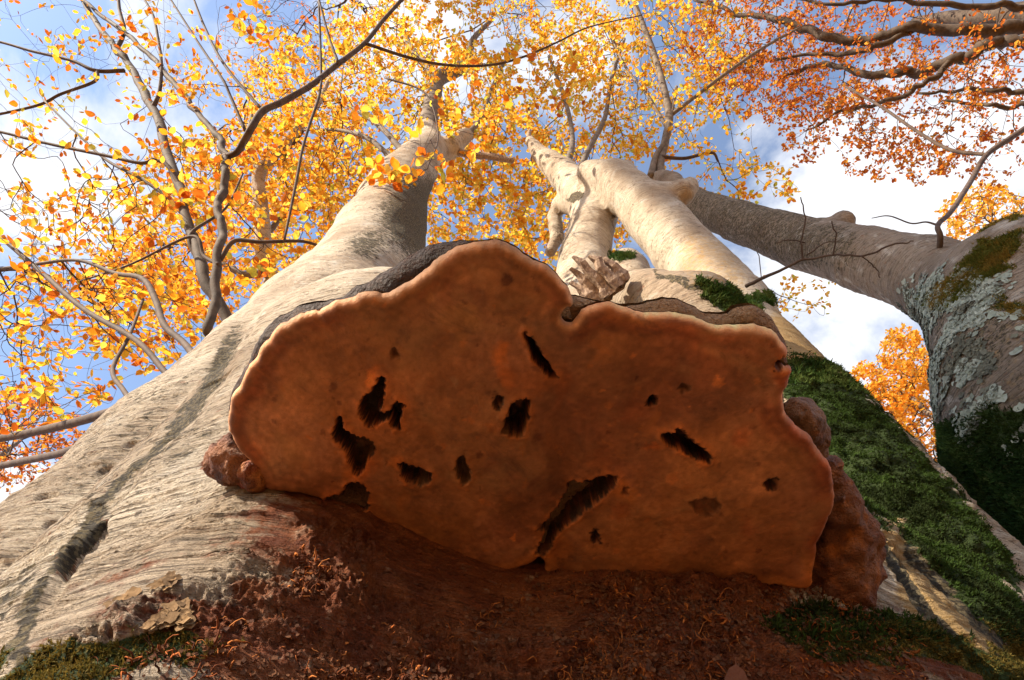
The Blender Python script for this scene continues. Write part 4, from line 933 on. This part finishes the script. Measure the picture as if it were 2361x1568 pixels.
# --- the rust-red beech whose boughs come in from the right
red = thing('beech_tree', 'rust-red leafed beech whose long boughs spread against the white cloud', 'tree')
S3 = []
def b3(pts, **k):
    pts = [p if p[0] == 'w' else (p[0], p[1], p[2], p[3]*.72) for p in pts]
    o, s = branch(red, pts, M['sapling'], **{'jit': .05, **k}); S3.append(s)
b3([('w', 7.4, -1.0, -.1, .34), ('w', 7.2, -1.0, 3, .27), ('w', 7.2, -.9, 6, .22), ('w', 7.4, -.8, 9, .17), ('w', 7.2, -.9, 12, .08)], name='trunk', sides=16)
b3([('w', 7.2, -.9, 5.6, .14), (2480, 55, 6.6, 60), (2361, 68, 6.8, 46), (2250, 72, 6.9, 40), (2100, 66, 7.2, 31), (1990, 88, 7.5, 30), (1870, 78, 7.9, 26), (1780, 40, 8.3, 20), (1690, 28, 8.8, 14), (1600, 0, 9.4, 8)])
b3([('w', 7.2, -.9, 5.2, .13), (2470, 100, 6.2, 44), (2361, 96, 6.3, 38), (2280, 106, 6.5, 36), (2200, 142, 6.7, 34), (2110, 165, 7.0, 30), (2010, 176, 7.3, 24), (1900, 150, 7.8, 16), (1800, 180, 8.2, 10)])
b3([(2200, 140, 6.7, 22), (2140, 190, 6.8, 17), (2060, 232, 7.0, 14), (1960, 250, 7.4, 10), (1860, 300, 7.8, 6)])
b3([(2110, 68, 7.2, 16), (2020, 105, 7.3, 20), (1960, 120, 7.6, 16), (1850, 130, 8, 10), (1700, 150, 8.6, 6)])
b3([('w', 7.2, -.9, 5.8, .12), (2500, 150, 6.2, 24), (2400, 200, 6.2, 20), (2320, 215, 6.3, 16), (2230, 205, 6.5, 12), (2120, 215, 6.8, 8)])
b3([('w', 7.2, -.9, 5.0, .12), (2480, 230, 5.8, 22), (2361, 245, 6, 16), (2260, 240, 6.2, 12), (2180, 230, 6.4, 8)])
b3([(2361, 20, 7.2, 24), (2200, 15, 7.4, 18), (2050, 5, 7.7, 14), (1900, 10, 8.0, 10), (1750, -20, 8.6, 7)])
crown(red, S3[1:], [(1760, 90, 210, 130, 7.4, 11, 560), (1950, 130, 230, 130, 7, 10.5, 460), (1740, 200, 130, 80, 7.6, 10, 240), (2150, 120, 230, 130, 6.6, 10, 300), (2130, 260, 220, 120, 6.2, 9, 300), (1900, 260, 150, 70, 7, 9.5, 180), (2080, 370, 150, 60, 6.2, 8.5, 150), (2280, 250, 130, 200, 5.8, 8.5, 170), (1850, -140, 520, 140, 7.4, 11, 260), (2560, 200, 200, 300, 5.8, 9, 120), (1850, 330, 60, 70, 7, 8.5, 40)], 7.5, .046, 'red', 71, clump=.30, r_tip=.0011, skip=lambda p: np.zeros(len(p), bool))
# --- farther autumn trees glimpsed low between the stems
def far_tree(label, px_base, s, h_w, regs, pal, seed, size=.075, per=6, bare=None, base=None):
    t_ = thing('beech_tree', label, 'tree'); g = P(px_base[0], px_base[1], s)
    bx, by = base if base else (g[0], g[1])
    pts = [('w', bx, by, -.4, .2), ('w', bx + .1, by, (h_w)*.4, .16), ('w', bx - .05, by + .1, h_w*.75, .10), ('w', bx, by, h_w, .04)]
    o, s0 = branch(t_, pts, M['branch'], name='trunk', sides=12)
    crown(t_, [s0], regs, per, size, pal, seed, n_obj=120, r_tip=.0022, gamma=.45, clump=.3)
far_tree('golden orange tree glowing through the arch between mossy trunk and lichen trunk', (2060, 880), 13.5, 12.0, [(2020, 990, 95, 110, 11.5, 15, 800), (2080, 850, 60, 110, 12, 15, 420), (2120, 980, 70, 170, 11.5, 15, 520), (1990, 870, 40, 40, 12.5, 14.5, 90), (2200, 1000, 180, 250, 12, 15, 240), (2050, 1150, 200, 120, 11, 14, 200)], 'gold', 81, per=9)
far_tree('small yellow-orange treetop above the crook of the arching limb', (2290, 520), 10.5, 10.6, [(2280, 510, 120, 90, 9.5, 12.5, 420), (2420, 560, 120, 120, 9.5, 12, 140)], 'gold', 91, per=5)
far_tree('reddish distant tree low behind the left root flare', (40, 1020), 12, 10.5, [(50, 1010, 150, 110, 10, 14, 700), (-120, 1060, 150, 160, 10, 14, 200)], 'red', 101, per=5)
far_tree('sparse pinkish treetop high up between the sapling boughs', (760, 100), 15, 17, [(740, 90, 260, 120, 13, 17, 420), (1250, 60, 120, 90, 13, 17, 150)], 'red', 111, per=2.2, size=.05, base=(-3.6, -5.5))

# --- tall beech added outside the view, toward the sun, so its bole shades the lichen trunk and the mossy root
shade = thing('beech_tree', 'tall straight beech standing apart on the sunward side of the clearing', 'tree')
o, s0 = branch(shade, [('w', -9.68, -7.07, -.2, .52), ('w', -9.68, -7.07, 5, .46), ('w', -9.63, -7.07, 10, .42), ('w', -9.68, -7.07, 15, .34), ('w', -9.68, -7.1, 20, .16), ('w', -9.68, -7.1, 24, .05)], M['bark'], name='trunk', sides=20)
rs_ = np.random.default_rng(5)
at_ = np.column_stack([rs_.normal(-9.68, 1.8, 420), rs_.normal(-7.1, 1.8, 420), rs_.uniform(17, 25, 420)])
A_, par_, ord_ = grow(s0, at_, .3); V_, Q_, C_, tips_ = twig_mesh(A_, par_, ord_, len(s0), .003, .45, s0[:, 3], 9)
tw_ = link('crown', make_mesh('crown', V_, Q_), shade, M['twig'])
leaves(tw_, C_, tips_, 6, .08, 'gold', 10, n_obj=0)

# ------------------------------------------------------------------ moss, dead moss, lichen, fallen leaves
def sprinkle(T, mask, n, seed, view=True):
    V, Q, NN = T[:3]; rs = np.random.default_rng(seed)
    c = V[Q].mean(1); ar = np.linalg.norm(np.cross(V[Q[:, 2]] - V[Q[:, 0]], V[Q[:, 3]] - V[Q[:, 1]]), axis=1)/2
    w = ar*mask[Q].mean(1)
    if view:
        x, y, s = to_px(c); w = w*((s > .1) & (x > -200) & (x < 2560) & (y > -150) & (y < 1800) & (((CAM - c)*NN[Q[:, 0]]).sum(1) > -.1))
    i = rs.choice(len(Q), n, p=w/w.sum()); a, b = rs.uniform(0, 1, (2, n, 1)); q = V[Q[i]]
    p = q[:, 0]*(1-a)*(1-b) + q[:, 1]*a*(1-b) + q[:, 2]*a*b + q[:, 3]*(1-a)*b
    return p, NN[Q[i, 0]], rs
def moss_mesh(name, parent, T, mask, n, length, width, cols, seed, blades=6, spread=.8):
    p, nn, rs = sprinkle(T, mask, n, seed); m = n*blades
    p = np.repeat(p, blades, 0) + rs.normal(0, length*.12, (m, 3)); nn = np.repeat(nn, blades, 0)
    up = nn*.8 + np.array([0, 0, .25]) + rs.normal(0, spread, (m, 3)); up /= np.linalg.norm(up, axis=1)[:, None]
    sd = np.cross(up, rs.normal(0, 1, (m, 3))); sd /= np.linalg.norm(sd, axis=1)[:, None]
    ln = np.repeat(length*rs.uniform(.5, 1.3, n), blades)[:, None]*rs.uniform(.6, 1.1, (m, 1)); bend = np.cross(sd, up)*ln*rs.normal(0, .3, (m, 1))
    b0, b1, t_ = p - sd*width*.6 - nn*length*.1, p + sd*width*.6 - nn*length*.1, p + up*ln + bend
    V = np.stack([b0, b1, t_], 1).reshape(-1, 3)
    me = make_mesh(name, V, np.arange(3*m).reshape(-1, 3))
    patch = (fbm(p*14, seed + 3, 3) + .35*rs.normal(0, 1, m)*.6)[:, None]
    c = np.array(cols[0])*(1 - smooth(-.3, .4, patch)) + np.array(cols[1])*smooth(-.3, .4, patch)
    c = c*rs.uniform(.7, 1.25, (m, 1)); attr(me, 'Col', np.repeat(c, 3, 0), 'COLOR')
    ob = link(name, me, parent, M['moss']); ob['kind'] = 'stuff'; return ob
x, y, s = to_px(TRUNK1[0])
right_moss = TRUNK1[3]*(x > 1380)
moss_mesh('moss', trunk1, TRUNK1, np.clip(right_moss - .1, 0, 1)*(TRUNK1[0][:, 2] < 2.1)*(y < 1480)*(.25 + smooth(-.3, .2, fbm(TRUNK1[0]*16, 520, 3))), 28000, .0065, .0021, ((.020, .030, .006), (.042, .075, .012)), 501, spread=1.1)  # slope moss darkened in its colour to stand for shade
moss_mesh('moss', trunk1, TRUNK1, np.clip(right_moss - .15, 0, 1)*(TRUNK1[0][:, 2] >= 1.75), 4500, .016, .004, ((.03, .07, .01), (.09, .12, .025)), 502, spread=1.1)
low_moss = np.maximum(TRUNK1[3]*(x < 900), TRUNK1[3]*(x > 1500)*(y > 1430))
moss_mesh('moss', trunk1, TRUNK1, np.clip(low_moss - .2, 0, 1)*(TRUNK1[0][:, 2] < 1.1), 14000, .0032, .0011, ((.055, .055, .010), (.20, .14, .03)), 503, spread=1.2)
x2, y2, s2 = to_px(TRUNK2[0])
moss_mesh('moss', trunk2, TRUNK2, np.clip(TRUNK2[3] - .2, 0, 1)*(y2 > 900), 9000, .014, .004, ((.012, .035, .006), (.03, .055, .01)), 504, spread=1.1)
moss_mesh('moss', trunk2, TRUNK2, np.clip(TRUNK2[3] - .2, 0, 1)*(y2 < 900), 5000, .012, .0035, ((.11, .12, .018), (.28, .18, .035)), 505, spread=1.1)

# crinkled lichen crusts
def lichen_mesh(parent, T, mask, n, rad, cols, seed, lift=.002, name='lichen'):
    p, nn, rs = sprinkle(T, mask, n, seed); k = 9
    X = np.cross(nn, rs.normal(0, 1, (n, 3))); X /= np.linalg.norm(X, axis=1)[:, None]; Y = np.cross(nn, X)
    r = rad*rs.uniform(.35, 1.2, n)**1.5; a = np.linspace(0, 2*np.pi, k, endpoint=False)
    rr = r[:, None]*rs.uniform(.6, 1.35, (n, k)); hh = r[:, None]*rs.uniform(-.12, .42, (n, k)) + lift
    ring = p[:, None] + X[:, None]*(rr*np.cos(a))[..., None] + Y[:, None]*(rr*np.sin(a))[..., None] + nn[:, None]*hh[..., None]
    V = np.concatenate([(p + nn*lift)[:, None], ring], 1).reshape(-1, 3); o = (np.arange(n)*(k+1))[:, None, None]
    t_ = np.array([(0, 1+i, 1+(i+1) % k) for i in range(k)])
    me = make_mesh(name, V, (t_[None] + o).reshape(-1, 3)); w = rs.uniform(0, 1, (n, 1)); c = (np.array(cols[0])*w + np.array(cols[1])*(1-w))*rs.uniform(.75, 1.15, (n, 1))
    attr(me, 'Col', np.repeat(c, k+1, 0), 'COLOR'); ob = link(name, me, parent, M['lichen']); ob['kind'] = 'stuff'; return ob
lm = TRUNK2[4]*smooth(.0, .3, fbm(TRUNK2[0]*11, 601, 4))
lichen_mesh(trunk2, TRUNK2, lm, 4200, .011, ((.34, .37, .31), (.20, .23, .18)), 602)
lichen_mesh(trunk2, TRUNK2, TRUNK2[4]*smooth(.05, .3, fbm(TRUNK2[0]*14, 611, 3)), 1500, .010, ((.08, .08, .06), (.15, .15, .11)), 612)
fl = np.maximum(ell(x, y, 500, 1320, 130, 55, -10), .6*ell(x, y, 430, 1390, 200, 60, -10))*(TRUNK1[0][:, 2] < 1.1)
lichen_mesh(trunk1, TRUNK1, fl*smooth(.0, .3, fbm(TRUNK1[0]*30, 621, 3)), 150, .0034, ((.26, .155, .07), (.15, .09, .045)), 603, .002, name='bark_flakes')

# matted dead moss and rootlets below the fungus
def strands(parent, T, mask, n, cols, seed, length=(.010, .034), r=.0006, k=7, name='dead_moss', clump=None):
    p, nn, rs = sprinkle(T, mask, n, seed)
    d = nn*.7 + rs.normal(0, .7, (n, 3)); d /= np.linalg.norm(d, axis=1)[:, None]
    L_ = rs.uniform(*length, n)*(0.6 + .8*smooth(-.2, .5, fbm(p*30, seed + 7, 2)))
    C = [p - nn*.002]; ax = rs.normal(0, 1, (n, 3))
    for i in range(k):
        d = d + np.cross(ax, d)*.35 + rs.normal(0, .45, (n, 3)) - nn*.10 + np.array([0, 0, -.06]); d /= np.linalg.norm(d, axis=1)[:, None]
        C.append(C[-1] + d*(L_/k)[:, None])
    C = np.stack(C, 1); T_ = np.gradient(C, axis=1); T_ /= np.linalg.norm(T_, axis=2)[..., None] + 1e-9
    X = np.cross(T_, np.array([.3, .5, .8])); X /= np.linalg.norm(X, axis=2)[..., None] + 1e-9; Y = np.cross(T_, X)
    a = np.arange(3)*2*np.pi/3; rad = (r*rs.uniform(.5, 1.8, n))[:, None]*np.linspace(1.25, .5, k+1)[None]*rs.uniform(.7, 1.4, (n, k+1))
    V = C[:, :, None] + rad[..., None, None]*(X[:, :, None]*np.cos(a)[:, None] + Y[:, :, None]*np.sin(a)[:, None])
    b = (np.arange(n)*3*(k+1))[:, None, None]; i = (np.arange(k)*3)[None, :, None]; j = np.arange(3)[None, None]; jn = (j+1) % 3
    me = make_mesh(name, V.reshape(-1, 3), np.stack([b+i+j, b+i+jn, b+i+3+jn, b+i+3+j], -1).reshape(-1, 4))
    ci = rs.integers(0, len(cols), n); c = np.array(cols)[ci]*rs.uniform(.6, 1.25, (n, 1)); attr(me, 'Col', np.repeat(c*np.array([1.15, .82, .7]), 3*(k+1), 0), 'COLOR')
    ob = link(name, me, parent, M['debris']); ob['kind'] = 'stuff'; return ob
V1 = TRUNK1[0]; lowz = (V1[:, 2] < CZ + .62)
DW = fbm(V1*11, 701, 4); WOB = (70*fbm(V1*9, 705, 3), 70*fbm(V1*9, 706, 3))
dm = np.maximum.reduce([ell(x, y, 780, 1300, 130, 75, 5), ell(x, y, 830, 1440, 380, 70, 3), ell(x, y, 1150, 1470, 330, 80, 0), ell(x, y, 1560, 1400, 420, 95, 8), ell(x, y, 1300, 1560, 1000, 110, 0), ell(x, y, 500, 1500, 330, 60, -8), .8*ell(x, y, 1900, 1430, 260, 90, 20)])*lowz
dm = dm*smooth(-.25, .15, DW) + .10*dm; WOB = None
strands(trunk1, TRUNK1, dm, 6500, [(.28, .11, .03), (.17, .062, .02), (.10, .038, .015), (.36, .17, .05), (.06, .025, .012)], 702, (.004, .013), .0004, 5)
strands(trunk1, TRUNK1, dm*smooth(.0, .3, DW), 4500, [(.32, .14, .035), (.15, .058, .02), (.07, .027, .013)], 703, (.003, .008), .0008, 4)
lichen_mesh(trunk1, TRUNK1, dm, 2200, .0016, ((.15, .06, .025), (.06, .024, .013)), 704, .001, name='crumbs')

# torn wood where the front limb broke off
def shard(a, b, w, th, seed):
    rs = np.random.default_rng(seed); a, b = np.array(a), np.array(b); d = b - a; u = np.cross(d, (0.2, 1, .3)); u /= np.linalg.norm(u); v = np.cross(d, u); v /= np.linalg.norm(v)
    V = []
    for t in np.linspace(0, 1, 6):
        k = (1 - t**1.6*.75)*(1 + .2*rs.normal())
        c = a + d*t + u*rs.normal(0, .006) + v*rs.normal(0, .004)
        for (i, j) in ((-1, -1), (0, -1.3), (1, -1), (1, 1), (0, 1.3), (-1, 1)): V.append(c + u*i*w*k*(1 + .15*rs.normal()) + v*j*th*k)
    Q = [(r_*6+i, r_*6+(i+1) % 6, r_*6+6+(i+1) % 6, r_*6+6+i) for r_ in range(5) for i in range(6)]
    return np.array(V), [np.array(Q), np.array([(30, 31, 32, 33), (30, 33, 34, 35)])]
tw = []
for i in range(9):                           # a fan of near-parallel splintered planks
    o_ = (i - 4)*10.5 + [0, 3, -4, 2, 0, -3, 4, -2, 1][i]; k_ = [.8, .45, 1.1, .6, 1.3, .5, 1.0, .4, .7][i]
    tw.append(shard(P(1412 + .75*o_, 680 - .7*o_, 1.90 + .012*(i % 3)), P(1400 + .75*o_ - 58*k_, 668 - .7*o_ - 62*k_, 1.95 + .012*(i % 2)), .020, .016, 40+i))
for i, s_ in enumerate(tw):
    link('splinter', make_mesh('splinter', s_[0], s_[1], False), trunk1, M['wood'])

# leaves caught on the bark
def hit(body, px, py, s0=.25):
    d = ray(px, py); l = np.linalg.norm(d); t_ = s0
    for _ in range(90):
        v = float(body((CAM + d*t_)[None])[0]); t_ += v*.7/l
        if v < .0006: break
    q = CAM + d*t_; return q, grad(body, q[None])[0]
def stuck_leaf(label, body, px, py, size, col, rot, tilt, seed, off=.006):
    q, nn = hit(body, px, py); V, F = leaf_shape(seed); me = make_mesh('fallen_leaf', V*size, F)
    c = np.tile(np.array(col), (len(V), 1))*(1 - .25*np.abs(V[:, :1])); attr(me, 'Col', c, 'COLOR')
    o = link('fallen_leaf', me, None, M['lichen']); o['label'] = label; o['category'] = 'leaf'
    zax = Vector(nn); yax = zax.orthogonal(); yax.rotate(Matrix.Rotation(R(rot), 3, zax)); xax = yax.cross(zax)
    m = Matrix((xax, yax, zax)).transposed() @ Matrix.Rotation(R(tilt), 3, 'X')
    o.matrix_basis = Matrix.Translation(Vector(q) + zax*off) @ m.to_4x4()
stuck_leaf('curled tan leaf lodged in the notch between mossy root and lichen trunk', B1, 2128, 1078, .055, (.42, .20, .08), 150, -25, 801, .012)
stuck_leaf('pale brown dry leaf on dark dead moss under the fungus', B1, 1690, 1545, .018, (.15, .06, .036), 40, -30, 802)
stuck_leaf('shrivelled reddish dry leaf beside the mossy lower bark', B1, 1810, 1530, .016, (.13, .05, .03), 110, -40, 803)

# put each thing's empty at its foot
for o_ in list(sc.objects):
    if o_.type == 'EMPTY' and o_.parent is None:
        ch = [c for c in o_.children if c.type == 'MESH']; t_ = [c for c in ch if c.name.split('.')[0] in ('trunk', 'cap')]
        v_ = np.empty(len(t_[0].data.vertices)*3, np.float32); t_[0].data.vertices.foreach_get('co', v_); v_ = v_.reshape(-1, 3)
        lowv = v_[v_[:, 2] < v_[:, 2].min() + .05].mean(0) if t_[0].name.startswith('trunk') else v_.mean(0)
        b_ = Vector((float(lowv[0]), float(lowv[1]), 0.0 if t_[0].name.startswith('trunk') else float(lowv[2])))
        o_.location = b_
        for c in ch: c.matrix_parent_inverse = Matrix.Translation(-b_)
print('built in', round(time.time() - T0, 1))
